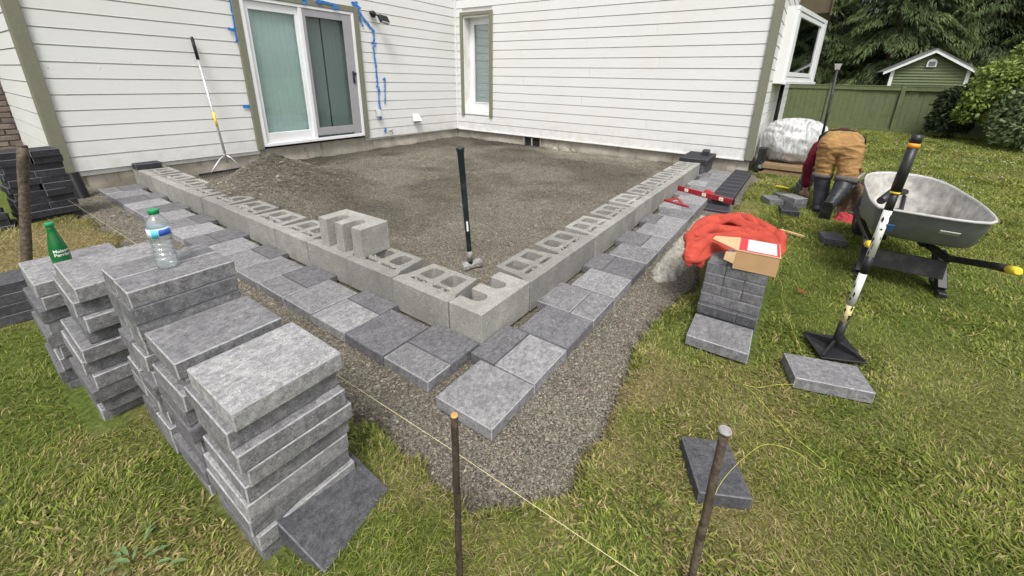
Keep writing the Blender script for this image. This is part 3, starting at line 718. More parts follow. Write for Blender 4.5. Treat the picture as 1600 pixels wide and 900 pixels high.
# ------------------------------------------------------------------ retaining wall blocks
BT, BB, BW = .220, .017, .4648
def wall_block_mesh(seed):
    g = random.Random(seed); hw = BW/2-.0035; d = .30; bw = .168
    j = lambda s=.003: g.uniform(-s, s)
    outer = [(-hw, 0), (hw, 0), (hw, .062+j()), (hw-.02, .085), (bw+.012+j(), d), (-bw-.012+j(), d), (-hw+.02, .085), (-hw, .062+j())]
    holes = []
    for sgn in (-1, 1):
        holes.append(rrect(sgn*.086, .198, .056+j(), .062+j(), .022, 3)[::-1])
        holes.append(rrect(sgn*.092+j(), .091, .066+j(.006), .013+j(.002), .011, 3)[::-1])
    me = poly_extrude(outer, holes, BB, BT, 'concrete_block', .0025); me.materials.append(M_BLK); return me
bms = [wall_block_mesh(i) for i in range(5)]
def crumbs(o, seed, n):
    """broken mortar bits and chipped edge left on a block's top, a part of the block"""
    g = random.Random(seed); m = MB()
    for i in range(n):
        x, y, r = g.uniform(-.16, .16), g.choice((.07, .115, .13, .09)) + g.uniform(-.012, .012), g.uniform(.006, .017)
        pr = [(r*g.uniform(.7, 1.2)*math.cos(a), r*g.uniform(.5, 1.0)*math.sin(a)) for a in [k*PI/3 for k in range(6)]]
        h = g.uniform(.004, .012)
        m.rings([[(x+p[0], y+p[1], BT+.0005) for p in pr], [(x+p[0]*.6, y+p[1]*.6, BT+h) for p in pr]], True, True, False)
    m.build('mortar_crumb', M_BLK, o)['kind'] = 'stuff'
ORD = 'first second third fourth fifth sixth seventh eighth ninth tenth eleventh twelfth thirteenth fourteenth fifteenth sixteenth seventeenth eighteenth nineteenth twentieth'.split()
LG, RG = 'blocks of the row ending at the sliding door wall', 'blocks of the row ending at the narrow window wall'
for i in range(12):
    y0 = .2292+BW*i; wd_ = BW
    if y0 > 5.4: continue
    o = link('concrete_block', bms[i % 5]); o.rotation_euler = (0, 0, -PI/2)
    o.location = (rr.uniform(-.005, .003), y0+BW/2, rr.uniform(-.003, .003)); o.rotation_euler.z += rr.uniform(-.006, .006)
    if i == 11: o.location.y = 5.342+.0; o.scale = (.36, 1, 1); o.location = (0, 5.342+.36*BW/2+.002, 0)
    tag(o, '%s hollow concrete block from the corner block in the row to the sliding door wall' % ORD[i], 'concrete block', LG)
    crumbs(o, i, 16)
for i in range(10):
    x0 = .4566+BW*i
    o = link('concrete_block', bms[(i+2) % 5]); o.location = (x0+BW/2, rr.uniform(-.005, .003), rr.uniform(-.003, .003)); o.rotation_euler.z = rr.uniform(-.006, .006)
    tag(o, '%s hollow concrete block from the corner block in the row to the narrow window wall' % ORD[i], 'concrete block', RG)
    crumbs(o, 40+i, 12 if i != 1 else 26)
def corner_block_mesh():
    Lc, Dc = .453, .226
    out = [(0, 0), (Lc, 0), (Lc, Dc)]
    for cx in (.315, .140):
        out.append((cx+.048, Dc))
        for k in range(0, 9):
            a = R(0-180*k/8); out.append((cx+.048*math.cos(a), .135+.048*math.sin(a)))
        out.append((cx-.048, Dc))
    out.append((0, Dc))
    me = poly_extrude(out, [], 0, .203, 'corner_block', .003); me.materials.append(M_BLK); return me
cbm = corner_block_mesh()
o = link('corner_block', cbm); o.location = (0, 0, .018); tag(o, 'solid faced corner block with two open notches joining both rows', 'concrete block')
o = link('corner_block', cbm); o.location = (.285, 1.055, BT+.002); o.rotation_euler = (0, 0, PI/2+.03); tag(o, 'loose three pronged block sitting on top of the block row', 'concrete block')
# dark caps where the rows meet the house
TONES = {'light': (.29, .288, .292), 'mid': (.215, .213, .220), 'pale': (.345, .343, .345), 'grey': (.165, .163, .171), 'dark': (.088, .088, .096), 'black': (.04, .04, .047)}
_sm = {}
def slab_mesh(w_, d_, t_, v=0, dark=False):
    key = (round(w_, 3), round(d_, 3), round(t_, 3), v, dark)
    if key not in _sm:
        g = random.Random(hash(key) & 0xffff); m = MB().box(-w_/2, w_/2, -d_/2, d_/2, 0, t_)
        m.v = [(a+g.uniform(-.0015, .0015), b+g.uniform(-.0015, .0015), c) for a, b, c in m.v]
        me = m.mesh('paver', .0035); me.materials.append(M_PAV); me.materials.append(M_PEDGED if dark else M_PEDGE)
        for p_ in me.polygons:
            if max(abs(c_) for c_ in p_.normal) < .96: p_.material_index = 1
        _sm[key] = me
    return _sm[key]
def tone(o, name, j=.12):
    c = TONES[name]; f = 1+rr.uniform(-j, j); o.color = (c[0]*f, c[1]*f, c[2]*f, 1)
def slab(name, x0, x1, y0, y1, z0, t_, tn, rz=0.0, label=None, group=None, cat='paver', tilt=(0, 0), gap=.0022, v=None):
    o = link(name, slab_mesh(x1-x0-2*gap, y1-y0-2*gap, t_, rr.randrange(4) if v is None else v, tn in ('dark', 'black', 'grey'))); o.location = ((x0+x1)/2, (y0+y1)/2, z0); o.rotation_euler = (tilt[0], tilt[1], rz)
    tone(o, tn); tag(o, label, cat, group); return o
slab('cap_stone', -.005, .25, 5.33, 5.49, .221, .07, 'black', 0, 'black stone cap at the end of the row by the sliding door wall')
slab('pier_stone', 5.115, 5.86, -.05, .26, .0, .215, 'dark', 0, 'dark stone pier at the foot of the narrow window wall')
slab('cap_stone', 5.10, 5.84, -.085, .31, .216, .06, 'black', 0, 'wide black stone slab capping the dark pier')
slab('small_stone', 5.50, 5.72, -.02, .09, .277, .07, 'black', .1, 'small black stone sitting on the black pier slab')
# ------------------------------------------------------------------ laid border pavers
T = .06; LGE, MED, SML = .3125, .234, .156
def lay(leg, k, a0, a1):
    """one row across the border; outer edge at -.39"""
    typ = k % 4; out = []
    E = -.390 if leg == 'R' else -.376
    if leg == 'R':
        if typ in (0, 2): out = [(E, E+LGE, 'large square')]
        elif typ == 1: out = [(E, E+MED, 'medium'), (E+MED+.001, .004, 'small')]
        else: out = [(E, E+SML, 'small'), (E+SML+.001, .004, 'medium')]
    else:
        if typ in (1, 3): out = [(E, E+LGE, 'large square')]
        elif typ == 0: out = [(E, E+SML, 'small'), (E+SML+.001, .003, 'medium')]
        else: out = [(E, E+MED, 'medium'), (E+MED+.001, .003, 'small')]
    for b0, b1, sz in out:
        tn = rr.choice(['light', 'light', 'mid', 'mid', 'grey', 'mid'])
        if sz != 'large square' and b1 > -.05 and rr.random() < .65: tn = 'grey'
        if b1 > 0: b1 = -.004
        wall_ = 'narrow window wall' if leg == 'R' else 'sliding door wall'
        lb = '%s paver in the %s row of the strip to the %s' % (sz, ORD[k], wall_)
        args = (a0, a1, b0, b1) if leg == 'R' else (b0, b1, a0, a1)
        slab('paver', *args, 0, T+rr.uniform(-.002, .002), tn, rr.uniform(-.003, .003), lb, 'laid pavers of the strip to the '+wall_, tilt=(rr.uniform(-.004, .004), rr.uniform(-.004, .004)))
for k in range(19):
    a0 = -.415+.3165*k
    lay('R', k, a0, a0+LGE)
for k in range(17):
    a0 = .006+.3165*k
    lay('L', k, a0, a0+LGE)
x = 3.72
for i in range(9):
    slab('paver', x, x+.232, -.632, -.3945, 0, T, 'black', 0, 'black edge paver in the dark band next to the grass', 'black edge pavers'); x += .236
slab('paver', 3.40, 3.63, -.66, -.41, -.03, T, 'black', .05, 'single black paver sunk low at the end of the dark band')
# ------------------------------------------------------------------ stacks of spare slabs on the grass
def stack(x0, x1, y0, y1, ztop, n, tones, label, group, jit=.014, splits=None, lean=(0, 0), tops=None):
    for i in range(n):
        zt = ztop-.0605*i; f = i/max(1, n-1)
        jx, jy = (rr.uniform(-jit, jit), rr.uniform(-jit, jit)) if i else (0, 0)
        rz = rr.uniform(-.018, .018) if i else 0
        sp = (splits or {}).get(i)
        lb = '%s slab from the top %s' % (ORD[i], label.replace('under the top one ', ''))
        if i == 0 and tops: lb = tops
        cells = [(x0, x1, y0, y1)] if not sp else [(x0, x1, y0, y0+(y1-y0)*sp-.003), (x0, x1, y0+(y1-y0)*sp+.003, y1)]
        for (a, b, c, d) in cells:
            o = slab('stone_slab', a+jx+lean[0]*f, b+jx+lean[0]*f, c+jy+lean[1]*f, d+jy+lean[1]*f, zt-.06, .06, tones[i] if i < len(tones) else rr.choice(['mid', 'grey', 'mid']), rz if not sp else 0, lb, group if (i or sp) else None, 'stone slab')
stack(-1.132, -.822, -.125, .168, .556, 9, ['pale', 'mid', 'mid', 'light', 'mid', 'light', 'mid', 'light', 'grey'], 'in the stack that the black slab leans on', 'slabs of the stack beside the leaning slab', jit=.017, lean=(-.02, 0), tops='pale grey slab on top of the stack that the black slab leans on')
stack(-1.145, -.832, .215, .485, .555, 9, ['mid', 'grey', 'mid', 'grey'], 'in the low stack next to the pale topped one', 'slabs of the stack between the pale one and the bottle one', .018, tops='mottled blue grey slab on top of the low stack between two others')
stack(-1.152, -.842, .495, .79, .70, 11, ['mid', 'grey', 'mid', 'mid'], 'in the stack that carries the clear water bottle', 'slabs of the water bottle stack', .010, {i: .49 for i in range(0, 11, 1)})
stack(-1.222, -.91, .875, 1.235, .62, 10, ['light', 'mid', 'mid', 'grey', 'mid'], 'in the stack next to the green bottle', 'slabs of the stack by the green bottle', .020, lean=(-.05, .03), tops='wide pale slab on top of the stack next to the green bottle')
stack(-1.290, -.985, 1.25, 1.60, .545, 9, ['light', 'mid', 'grey'], 'in the stack that the green bottle stands on', 'slabs of the green bottle stack', .014, lean=(-.02, .02), tops='slab on top of the stack that the green bottle stands on')
# slab leaning on the near stack
P0, P1, P2 = Vector((-1.058, -.296, .03)), Vector((-.826, -.247, .03)), Vector((-1.082, -.158, .115))
ux = (P1-P0); lx = ux.length; ux.normalize(); uy = (P2-P0); uy -= ux*uy.dot(ux); uy.normalize(); uz = ux.cross(uy); uz.normalize()
o = link('leaning_slab', slab_mesh(.275, .205, .055, 2, True)); cen = P0+ux*.1375+uy*.1025-uz*.055
o.matrix_world = Matrix(((ux.x,uy.x,uz.x,cen.x),(ux.y,uy.y,uz.y,cen.y),(ux.z,uy.z,uz.z,cen.z),(0,0,0,1))); tone(o, 'dark', 0); tag(o, 'smooth black slab leaning against the bottom of a slab stack', 'stone slab')
# slabs lying on the right-hand lawn
def quad_slab(pts, z1, t_, tn, label, name='stone_slab'):
    c = sum((Vector((p[0], p[1], 0)) for p in pts), Vector())/4; e1 = Vector((pts[1][0]-pts[0][0], pts[1][1]-pts[0][1], 0)); e2 = Vector((pts[3][0]-pts[0][0], pts[3][1]-pts[0][1], 0))
    o = link(name, slab_mesh(e2.length, e1.length, t_, 1, tn == 'dark')); o.location = (c.x, c.y, z1-t_); o.rotation_euler = (0, 0, math.atan2(e2.y, e2.x)); tone(o, tn, 0); tag(o, label, 'stone slab'); return o
quad_slab([(.805, -1.289), (.627, -1.367), (.711, -1.656), (.896, -1.587)], .085, .06, 'mid', 'speckled grey slab lying on the grass beside the tamper plate')
quad_slab([(-.012, -1.012), (-.219, -1.111), (-.155, -1.25), (.067, -1.162)], .075, .06, 'dark', 'dark charcoal slab lying on the grass behind the rusty pipe stake')
# paver pile that carries the cardboard box and the red jacket
slab('stone_slab', .665, .928, -1.155, -.855, .03, .06, 'mid', .03, 'lowest grey slab sticking out in front of the pile under the cardboard box')
def pile_row(i, x0, z, parts_, tn, label, group):
    n = parts_; w_ = .305/n
    for k in range(n):
        slab('paver', x0, x0+.30, -1.158+k*w_, -1.158+(k+1)*w_, z, .0583, tn, 0, label, group, gap=.0004)
for i, (x0, n, tn) in enumerate(((.945, 1, 'dark'), (.94, 3, 'dark'), (.972, 1, 'grey'), (.985, 3, 'grey'), (1.0, 3, 'grey'), (1.015, 3, 'grey'))):
    if i == 0: slab('paver', x0, x0+.3, -1.158, -.853, .03, .058, 'dark', 0, 'dark slab hidden at the bottom of the pile under the cardboard box')
    elif n == 1: slab('paver', x0, x0+.3, -1.16, -.85, .03+i*.0585, .058, tn, 0, 'wide slab across the middle of the pile under the cardboard box')
    else: pile_row(i, x0, .03+i*.0585, n, tn, 'narrow dark paver in the pile under the cardboard box', 'narrow pavers under the box')
for i in range(6):
    for k in range(2): slab('paver', 1.335+.005*i, 1.64+.005*i, -1.16+k*.155, -1.16+k*.155+.15, .03+i*.0585, .058, 'grey', 0, 'grey paver in the pile under the red jacket', 'pavers under the red jacket')
# loose pavers near the kneeling worker
for (x, y, z, rz, tx, tn, lb) in ((4.15, -1.02, .03, .5, 0, 'grey', 'grey paver lying at the edge of the little paver heap'), (4.42, -1.13, .03, .45, 0, 'grey', 'grey paver at the back of the little paver heap'),
        (4.12, -1.22, .03, .75, 0, 'grey', 'grey paver lying under the tilted one in the little heap'), (4.12, -1.22, .09, .8, 0, 'mid', 'grey paver resting on another in the little paver heap'), (3.76, -1.20, .03, .2, 0, 'black', 'black paver lying alone on the grass in front of the little heap'), (3.02, -1.56, .03, .2, 0, 'dark', 'dark paver half sunk in the grass by the wheelbarrow wheel')):
    b = .2 if z < .2 else .18
    slab('paver', x-.11, x+.11, y-.085, y+.085, z, .06, tn, rz, lb)
for i in range(6): slab('paver', 4.80+.01*i, 5.02+.01*i, -1.335-.016*i, -1.225-.016*i, .03+i*.056, .055, 'dark', .25, 'dark paver in the upright pile at the worker\'s left arm', 'dark pavers piled by the worker')
# dark paver stacks by the left house corner
def dark_pile(x0, y0, nx, nz, w_, lean, label, group, rz=0.0, skip=()):
    for k in range(nz):
        for i in range(nx):
            if (i, k) in skip: continue
            c, s_ = math.cos(rz), math.sin(rz); a = i*w_+lean*k+rr.uniform(-.012, .012)
            jy = rr.uniform(-.02, .02); slab('paver', x0+a*c-w_/2, x0+a*c+w_/2, y0+a*s_-.12+jy, y0+a*s_+.12+jy, .0+k*.0605, .06, 'black', rz+rr.uniform(-.06, .06), label, group)
dark_pile(-.965, 4.60, 2, 11, .198, -.002, 'black paver in the tall stack beside the black drain pipe', 'black pavers by the drain pipe', .1)
dark_pile(-1.20, 4.50, 1, 7, .2, -.012, 'black paver in the shorter stack behind the brown pipe stake', 'black pavers behind the pipe stake', -.1)
for k in range(4): slab('paver', -1.50+.006*k, -1.262+.004*k, 2.22, 2.44, .02+k*.0605, .06, 'dark', -.08, 'dark paver in the small stack at the foot of the brown pipe stake', 'dark pavers at the pipe stake')

# ------------------------------------------------------------------ wall fittings and tape
def tape(pts, wd_, label, seed, group='blue tape on the siding'):
    """crumpled strip of tape along (x, z) points on the sliding-door wall"""
    g = random.Random(seed); v = []; n = 0; out = []
    P = [Vector((a, 0, b)) for a, b in pts]; res = [P[0]]
    for a, b in zip(P, P[1:]):
        k = max(2, int((b-a).length/.035))
        for i in range(1, k+1): res.append(a.lerp(b, i/k))
    for i, p in enumerate(res):
        t = (res[min(i+1, len(res)-1)]-res[max(i-1, 0)]).normalized(); s_ = Vector((t.z, 0, -t.x)); w_ = wd_*g.uniform(.6, 1.25)/2
        off = g.uniform(.004, .016); j = g.uniform(-.006, .006)
        for sg in (-1, 1):
            for th in (0, .0015): v.append((p.x+s_.x*w_*sg+j, YA-.012-off*(1+.5*sg*g.uniform(-1, 1))-th, p.z+s_.z*w_*sg))
    f = []
    for i in range(len(res)-1):
        a, b = i*4, i*4+4
        f += [(a+1, a+3, b+3, b+1), (a, b, b+2, a+2), (a, a+1, b+1, b), (a+2, b+2, b+3, a+3)]
    f += [(0, 2, 3, 1), (len(v)-4, len(v)-3, len(v)-1, len(v)-2)]
    o = MB().add(v, f).build('tape_strip', M_TAPE); tag(o, label, 'tape'); return o
tape([(3.38, 2.44), (3.52, 2.30), (3.73, 2.09)], .045, 'blue tape strip running diagonally below the floodlight', 1)
tape([(3.33, 2.52), (3.40, 2.38), (3.47, 2.45), (3.36, 2.48), (3.43, 2.53)], .05, 'crumpled wad of blue tape at the upper corner of the door trim', 2)
tape([(3.45, 2.32), (3.50, 2.16)], .03, 'short blue tape tail hanging from the diagonal strip', 3)
tape([(3.715, 2.08), (3.70, 1.93), (3.65, 1.90), (3.76, 1.90)], .035, 'short upright blue tape piece with a flat end', 4)
tape([(3.72, 1.86), (3.68, 1.84), (3.70, 1.5), (3.70, 1.18), (3.68, 1.16), (3.72, 1.15), (3.71, .95), (3.71, .60), (3.72, .56)], .035, 'long upright blue tape strip down to the outlet box', 5)
tape([(3.83, 1.28), (3.88, 1.32), (3.87, 1.2), (3.85, 1.0), (3.835, .85)], .028, 'thin curling blue tape strip beside the long one', 6)
tape([(3.79, .40), (3.82, .37), (3.77, .34), (3.80, .31)], .04, 'small crumpled blue tape bit beside the water tap', 7)
tape([(1.36, 1.92), (1.45, 1.90)], .05, 'blue tape tab stuck beside the upper left door trim', 8)
tape([(1.44, 2.50), (1.455, 2.1), (1.44, 1.75)], .03, 'ragged blue tape edge along the left door trim', 9)
tape([(1.36, .90), (1.45, .90)], .05, 'blue tape tab stuck beside the lower left door trim', 10)
def tape_on_trim(pts, w_, lb, seed):
    o = tape(pts, w_, lb, seed); o.location = (0, -.028, 0)
tape_on_trim([(2.46, 2.47), (2.48, 2.40), (2.47, 2.36)], .06, 'blue tape flap hanging over the middle of the door head', 11)
tape_on_trim([(2.66, 2.44), (2.75, 2.40), (2.70, 2.45), (2.85, 2.435), (2.98, 2.43), (2.95, 2.37), (3.05, 2.40)], .04, 'torn blue tape strip along the door head trim', 12)
fl = wroot('floodlight', (3.72, 5.50, 2.38), 'bronze security floodlight on the siding next to the blue tape', 'light')
MB().lathe([(.055, 0), (.06, .02), (.045, .045), (.02, .05)], 16).build('base_plate', M_BLACK, fl)
fl.children[0].matrix_parent_inverse = Matrix.Identity(4); fl.children[0].rotation_euler = (R(90), 0, 0)
MB().tube([(3.72, 5.46, 2.38), (3.74, 5.40, 2.36), (3.79, 5.37, 2.33)], .016, 8).build('arm', M_BLACK, fl)
hd = MB().obox((3.83, 5.345, 2.30), Vector((.085, -.01, -.012)), Vector((.0, -.032, -.05)), Vector((-.006, -.03, .022))).build('lamp_head', M_BLACK, fl, .006)
MB().obox((3.834, 5.325, 2.282), Vector((.07, -.009, -.01)), Vector((.0, -.025, -.04)), Vector((0, -.015, .010))).build('lens', M_GREY, hd, .004)
MB().tube([(3.66, 5.47, 2.40), (3.62, 5.42, 2.37)], [.028, .02], 10).build('sensor', M_BLACK, fl)
ob = wroot('outlet_box', (3.65, 5.5, .68), 'weathered white outlet box at the foot of the long tape strip', 'outlet')
b = MB().box(3.605, 3.695, 5.455, 5.50, .62, .75).build('box_body', M_GREY, ob, .006); MB().box(3.612, 3.688, 5.445, 5.454, .628, .742).build('cover', M_VIN, ob, .004)
vh = wroot('vent_hood', (4.58, 5.5, .52), 'white dryer vent hood low on the siding near the inner corner', 'vent')
MB().add([(4.50, 5.50, .62), (4.66, 5.50, .62), (4.68, 5.42, .48), (4.52, 5.42, .48), (4.50, 5.50, .47), (4.66, 5.50, .47)], [(0,1,2,3), (0,3,4), (1,5,2), (3,2,5,4), (0,4,5,1)]).build('hood', M_JAMB, vh)
MB().box(4.54, 4.65, 5.44, 5.49, .455, .469).build('flap', M_BPLAS, vh)
tp = wroot('water_tap', (3.9, 5.5, .33), 'small metal outdoor water tap under the outlet box', 'tap')
MB().tube([(3.89, 5.50, .33), (3.89, 5.43, .33), (3.89, 5.41, .29)], .014, 8).build('spout', M_STEEL, tp); MB().lathe([(.03, 0), (.032, .01), (.008, .014)], 8, (3.89, 5.43, .352)).build('handle', M_STEEL, tp)
dp = MB()
pr = []
for i in range(26): pr += [(.052, .0+i*.0115), (.060, .004+i*.0115), (.060, .008+i*.0115)]
dp.lathe(pr, 18); o = dp.build('drain_pipe', M_BPLAS); o.location = (-.515, 5.33, -.01); o.rotation_euler = (R(-8), R(-4), 0); tag(o, 'black corrugated drain pipe standing by the left house corner', 'pipe')
# ------------------------------------------------------------------ landscape rake leaning on the wall
rk = wroot('landscape_rake', (.83, 5.15, .1), 'long aluminium landscape rake leaning against the white siding', 'rake')
top, bot = Vector((.905, 5.47, 1.78)), Vector((.92, 5.22, .19))
q = lambda t: bot.lerp(top, t)
MB().tube([q(0), q(.83)], .0145, 12).build('pole', M_ALU, rk); MB().tube([q(.83), q(.985), q(1)], [.019, .019, .014], 12).build('grip', M_BLACK, rk)
MB().tube([q(.30), q(.42)], .0152, 12).build('sticker', M_YEL, rk)
hA, hB = Vector((.53, 5.10, .105)), Vector((1.13, 5.14, .105))
for e in (.22, .86):
    MB().tube([q(.07), q(.06).lerp(hA.lerp(hB, e), .35)+Vector((0, 0, .035)), hA.lerp(hB, e)], .009, 8).build('brace', M_ALU, rk)
MB().bar(hA, hB, .012, .03).build('head_bar', M_BLACK, rk, .002)
for i in range(30):
    c_ = hA.lerp(hB, (i+.5)/30); MB().tube([c_, c_+Vector((0, -.015, -.02)), c_+Vector((0, -.018, -.045))], [.005, .005, .003], 5).build('tine', M_BLACK, rk)
# ------------------------------------------------------------------ sledgehammer
sg = wroot('sledgehammer', (.63, .61, .05), 'sledgehammer standing on its steel head with a dark handle upright', 'hammer')
hb, ht = Vector((.615, .605, .10)), Vector((.535, .605, .945))
MB().tube([hb.lerp(ht, t) for t in (0, .10, .2, .55, .96, .985, 1)], [.018, .018, .017, .0195, .022, .028, .028], 12).build('handle', M_TEAL, sg)
MB().tube([hb.lerp(ht, .04), hb.lerp(ht, .13)], [.02, .0185], 12).build('collar', M_STEEL, sg)
MB().obox(hb.lerp(ht, .36)+Vector((-.0140, -.0150, 0)), Vector((.0055, -.0035, 0)), Vector((-.003, 0, .036)), Vector((.0007, .001, 0))).build('handle_print', M_LABW, sg)
hd = []
for x_, r_ in ((-.078, .026), (-.07, .034), (-.04, .035), (-.03, .029), (.03, .029), (.04, .035), (.07, .034), (.078, .026)):
    hd.append([(.63+x_*.95, .605-x_*.32+r_*math.cos(k*PI/4+PI/8)*.3, .088+r_*math.sin(k*PI/4+PI/8)) if False else (.63+x_*.95+r_*.32*math.cos(k*PI/4+PI/8), .605-x_*.32+r_*.95*math.cos(k*PI/4+PI/8), .092+r_*math.sin(k*PI/4+PI/8)) for k in range(8)])
MB().rings(hd, True, True, False).build('head', M_STEEL, sg, .002)
# ------------------------------------------------------------------ stakes and strings
def stake(name, base, tip, r, mat, label, headr=None, headmat=None, headh=.006):
    root = wroot(name, base, label, 'stake'); b, t = Vector(base), Vector(tip); d = (t-b).normalized(); g = random.Random(int(base[0]*1000))
    MB().tube([b+(t-b)*k/14+Vector((g.uniform(-.0012, .0012), g.uniform(-.0012, .0012), 0)) for k in range(15)], [r*g.uniform(.95, 1.06) for _ in range(15)], 12).build('rod', mat, root)
    MB().tube([t, t+d*headh*.4, t+d*headh], [headr or r*.98, headr or r*1.02, (headr or r)*.85], 14).build('head', headmat or mat, root)
stake('steel_stake', (-.878, -.642, -.06), (-.874, -.642, .648), .0085, M_RUST, 'thin dark steel stake with an orange rusty top beside the string line', .0088, M_ORUST, .003)
stake('pipe_stake', (-.505, -1.150, -.06), (-.505, -1.147, .598), .0105, M_RUST2, 'rusty pipe stake with a mushroomed nail head in front of the charcoal slab', .0155, M_STEEL, .007)
stake('pole_stake', (-1.235, 3.02, -.08), (-1.03, 3.0, .88), .027, M_RUST2, 'thick brown pipe stake standing at the dry grass patch', .027, M_RUST2, .012)
def string(name, pts, r, mat, label):
    o = MB().tube(pts, r, 5).build(name, mat); tag(o, label, 'string')
string('mason_line', [(-.735, 5.1, .16), (-.72, 3.0, .20), (-.700, .6, .235), (-.69, -.42, .25), (-.69, -1.1, .252), (-.70, -2.2, .25)], .0008, M_STRW, 'pale yellow mason line stretched along the trench past the steel stake')
def zl(x, y, dz=.045): return float(lawn_z(np.array([x]), np.array([y]))[0])+dz
sp = [(-.503, -1.152, .30), (-.30, -1.165, .24), (-.02, -1.225, .13), (.133, -1.282, .075), (.175, -1.369, .06), (.15, -1.445, .055), (.17, -1.465, .055), (.198, -1.448, .06), (.288, -1.332, .055), (.42, -1.217, .06), (.463, -1.161, .055), (.48, -1.22, .06), (.56, -1.29, .055), (.62, -1.36, .05)]
def smooth_path(p, n=6):
    out = []
    for i in range(len(p)-1):
        a, b, c, d = [Vector(p[max(0, min(len(p)-1, i+k))]) for k in (-1, 0, 1, 2)]
        for k in range(n):
            t = k/n; out.append(.5*((2*b)+(c-a)*t+(2*a-5*b+4*c-d)*t*t+(3*b-a-3*c+d)*t*t*t))
    out.append(Vector(p[-1])); return out
string('loose_string', smooth_path(sp), .0007, M_STRING, 'loose yellow string looping from the rusty pipe stake over the grass')
sp = [(5.55, -.70, .10), (5.1, -.764, .06), (4.54, -.876, .055), (4.01, -1.02, .06), (3.62, -1.165, .055), (3.13, -1.319, .06), (2.5, -1.24, .055), (1.953, -1.209, .06), (1.7, -1.25, .055), (1.48, -1.262, .06), (1.1, -1.337, .055), (.93, -1.375, .06)]
string('loose_string', smooth_path(sp), .0007, M_STRING, 'loose yellow string trailing over the grass from the pallet to the speckled slab')

# ------------------------------------------------------------------ bottles
def m_pet():
    t = NT('clear_pet'); t.n.remove(t.b); v = t.coord('Object')
    tr = t.N('ShaderNodeBsdfTransparent'); tr.inputs[0].default_value = (.93, .96, .97, 1)
    rf = t.N('ShaderNodeBsdfRefraction'); rf.inputs['IOR'].default_value = 1.18; rf.inputs['Roughness'].default_value = .02; rf.inputs['Color'].default_value = (.95, .97, .98, 1)
    gl = t.N('ShaderNodeBsdfGlossy'); gl.inputs['Roughness'].default_value = .05
    df = t.N('ShaderNodeBsdfDiffuse'); df.inputs[0].default_value = (.8, .84, .86, 1)
    n = t.noise(v, 60, 3); nb = t.bump(n, .4, .004)
    for k in (rf, gl): t.l.new(nb, k.inputs['Normal'])
    m1 = t.N('ShaderNodeMixShader'); m1.inputs[0].default_value = .45; t.l.new(tr.outputs[0], m1.inputs[1]); t.l.new(rf.outputs[0], m1.inputs[2])
    m0 = t.N('ShaderNodeMixShader'); m0.inputs[0].default_value = .13; t.l.new(m1.outputs[0], m0.inputs[1]); t.l.new(df.outputs[0], m0.inputs[2])
    fr = t.N('ShaderNodeFresnel', IOR=t.N('ShaderNodeMapRange', Value=t.N('ShaderNodeNewGeometry').outputs['Backfacing'], i3=1.45, i4=1/1.45).outputs[0]); ad = t.N('ShaderNodeMath', _operation='ADD', i0=fr.outputs[0], i1=.06)
    m2 = t.N('ShaderNodeMixShader'); t.l.new(ad.outputs[0], m2.inputs[0]); t.l.new(m0.outputs[0], m2.inputs[1]); t.l.new(gl.outputs[0], m2.inputs[2])
    t.l.new(m2.outputs[0], t.out.inputs[0]); return t.m
M_PET = m_pet(); M_GGL = m_glass('green_glass', (.06, .46, .12), .04); M_GCAP = m_plain('green_cap', (.01, .27, .09), .4, .05, 20, .02)
M_GLIQ = m_plain('green_bottle_body', (.004, .13, .03), .12, .05, 10, .0, spec=.7)
M_BLULAB = m_plain('blue_label', (.05, .13, .55), .5, .2, 60, .02); M_CYAN = m_plain('cyan_label', (.10, .55, .72), .5, .15, 40, .02); M_PALELAB = m_plain('pale_label', (.60, .72, .80), .5, .25, 55, .02)
wb = empty('water_bottle', (-1.003, .628, .7015), .6, 'clear plastic water bottle with a green cap standing on a slab stack', 'bottle')
prof = [(.026, .0), (.031, .004), (.0325, .012)]
for i in range(5): prof += [(.0325, .02+i*.018), (.0298, .029+i*.018), (.0325, .038+i*.018)]
prof += [(.0328, .115), (.0328, .152), (.0325, .158), (.030, .168), (.024, .180), (.017, .190), (.0135, .195), (.0135, .200)]
MB().lathe(prof, 28).build('body', M_PET, wb)
MB().lathe([(.0155, 0), (.0158, .012), (.0145, .0155)], 24, (0, 0, .1985)).build('cap', M_GCAP, wb)
def band(a0, a1, z0, z1, r, name, mat, n=12, parent=wb):
    v = []; 
    for i in range(n+1):
        a = a0+(a1-a0)*i/n
        for rr_ in (r, r+.0006):
            for z in (z0, z1): v.append((rr_*math.cos(a), rr_*math.sin(a), z))
    f = []
    for i in range(n):
        b = i*4; c = b+4; f += [(b+2, c+2, c+3, b+3), (b, b+1, c+1, c), (b+1, b+3, c+3, c+1), (b, c, c+2, b+2)]
    return MB().add(v, f, True).build(name, mat, parent)
lab = band(R(0), R(359), .116, .150, .0330, 'label', M_PALELAB, 40)
CAMA = math.atan2(-1.158-.628, -1.4+1.003)-.6
band(CAMA-R(40), CAMA+R(-8), .117, .148, .0338, 'cyan_print', M_CYAN, 8, lab); band(CAMA+R(-4), CAMA+R(62), .124, .146, .0338, 'blue_print', M_BLULAB, 12, lab)
gb = empty('green_bottle', (-1.175, 1.42, .547), 0, 'green bottle with white lettering standing behind the front slab stacks', 'bottle')
GS = 1.0
MB().lathe([(.022, 0), (.029, .006), (.0315, .02), (.0318, .055), (.030, .07), (.0262, .095), (.0205, .125), (.0152, .150), (.0125, .168), (.0125, .180)], 28).build('body', M_GLIQ, gb)
MB().lathe([(.0150, 0), (.0152, .013), (.0135, .016)], 20, (0, 0, .1785)).build('cap', M_GCAP, gb)
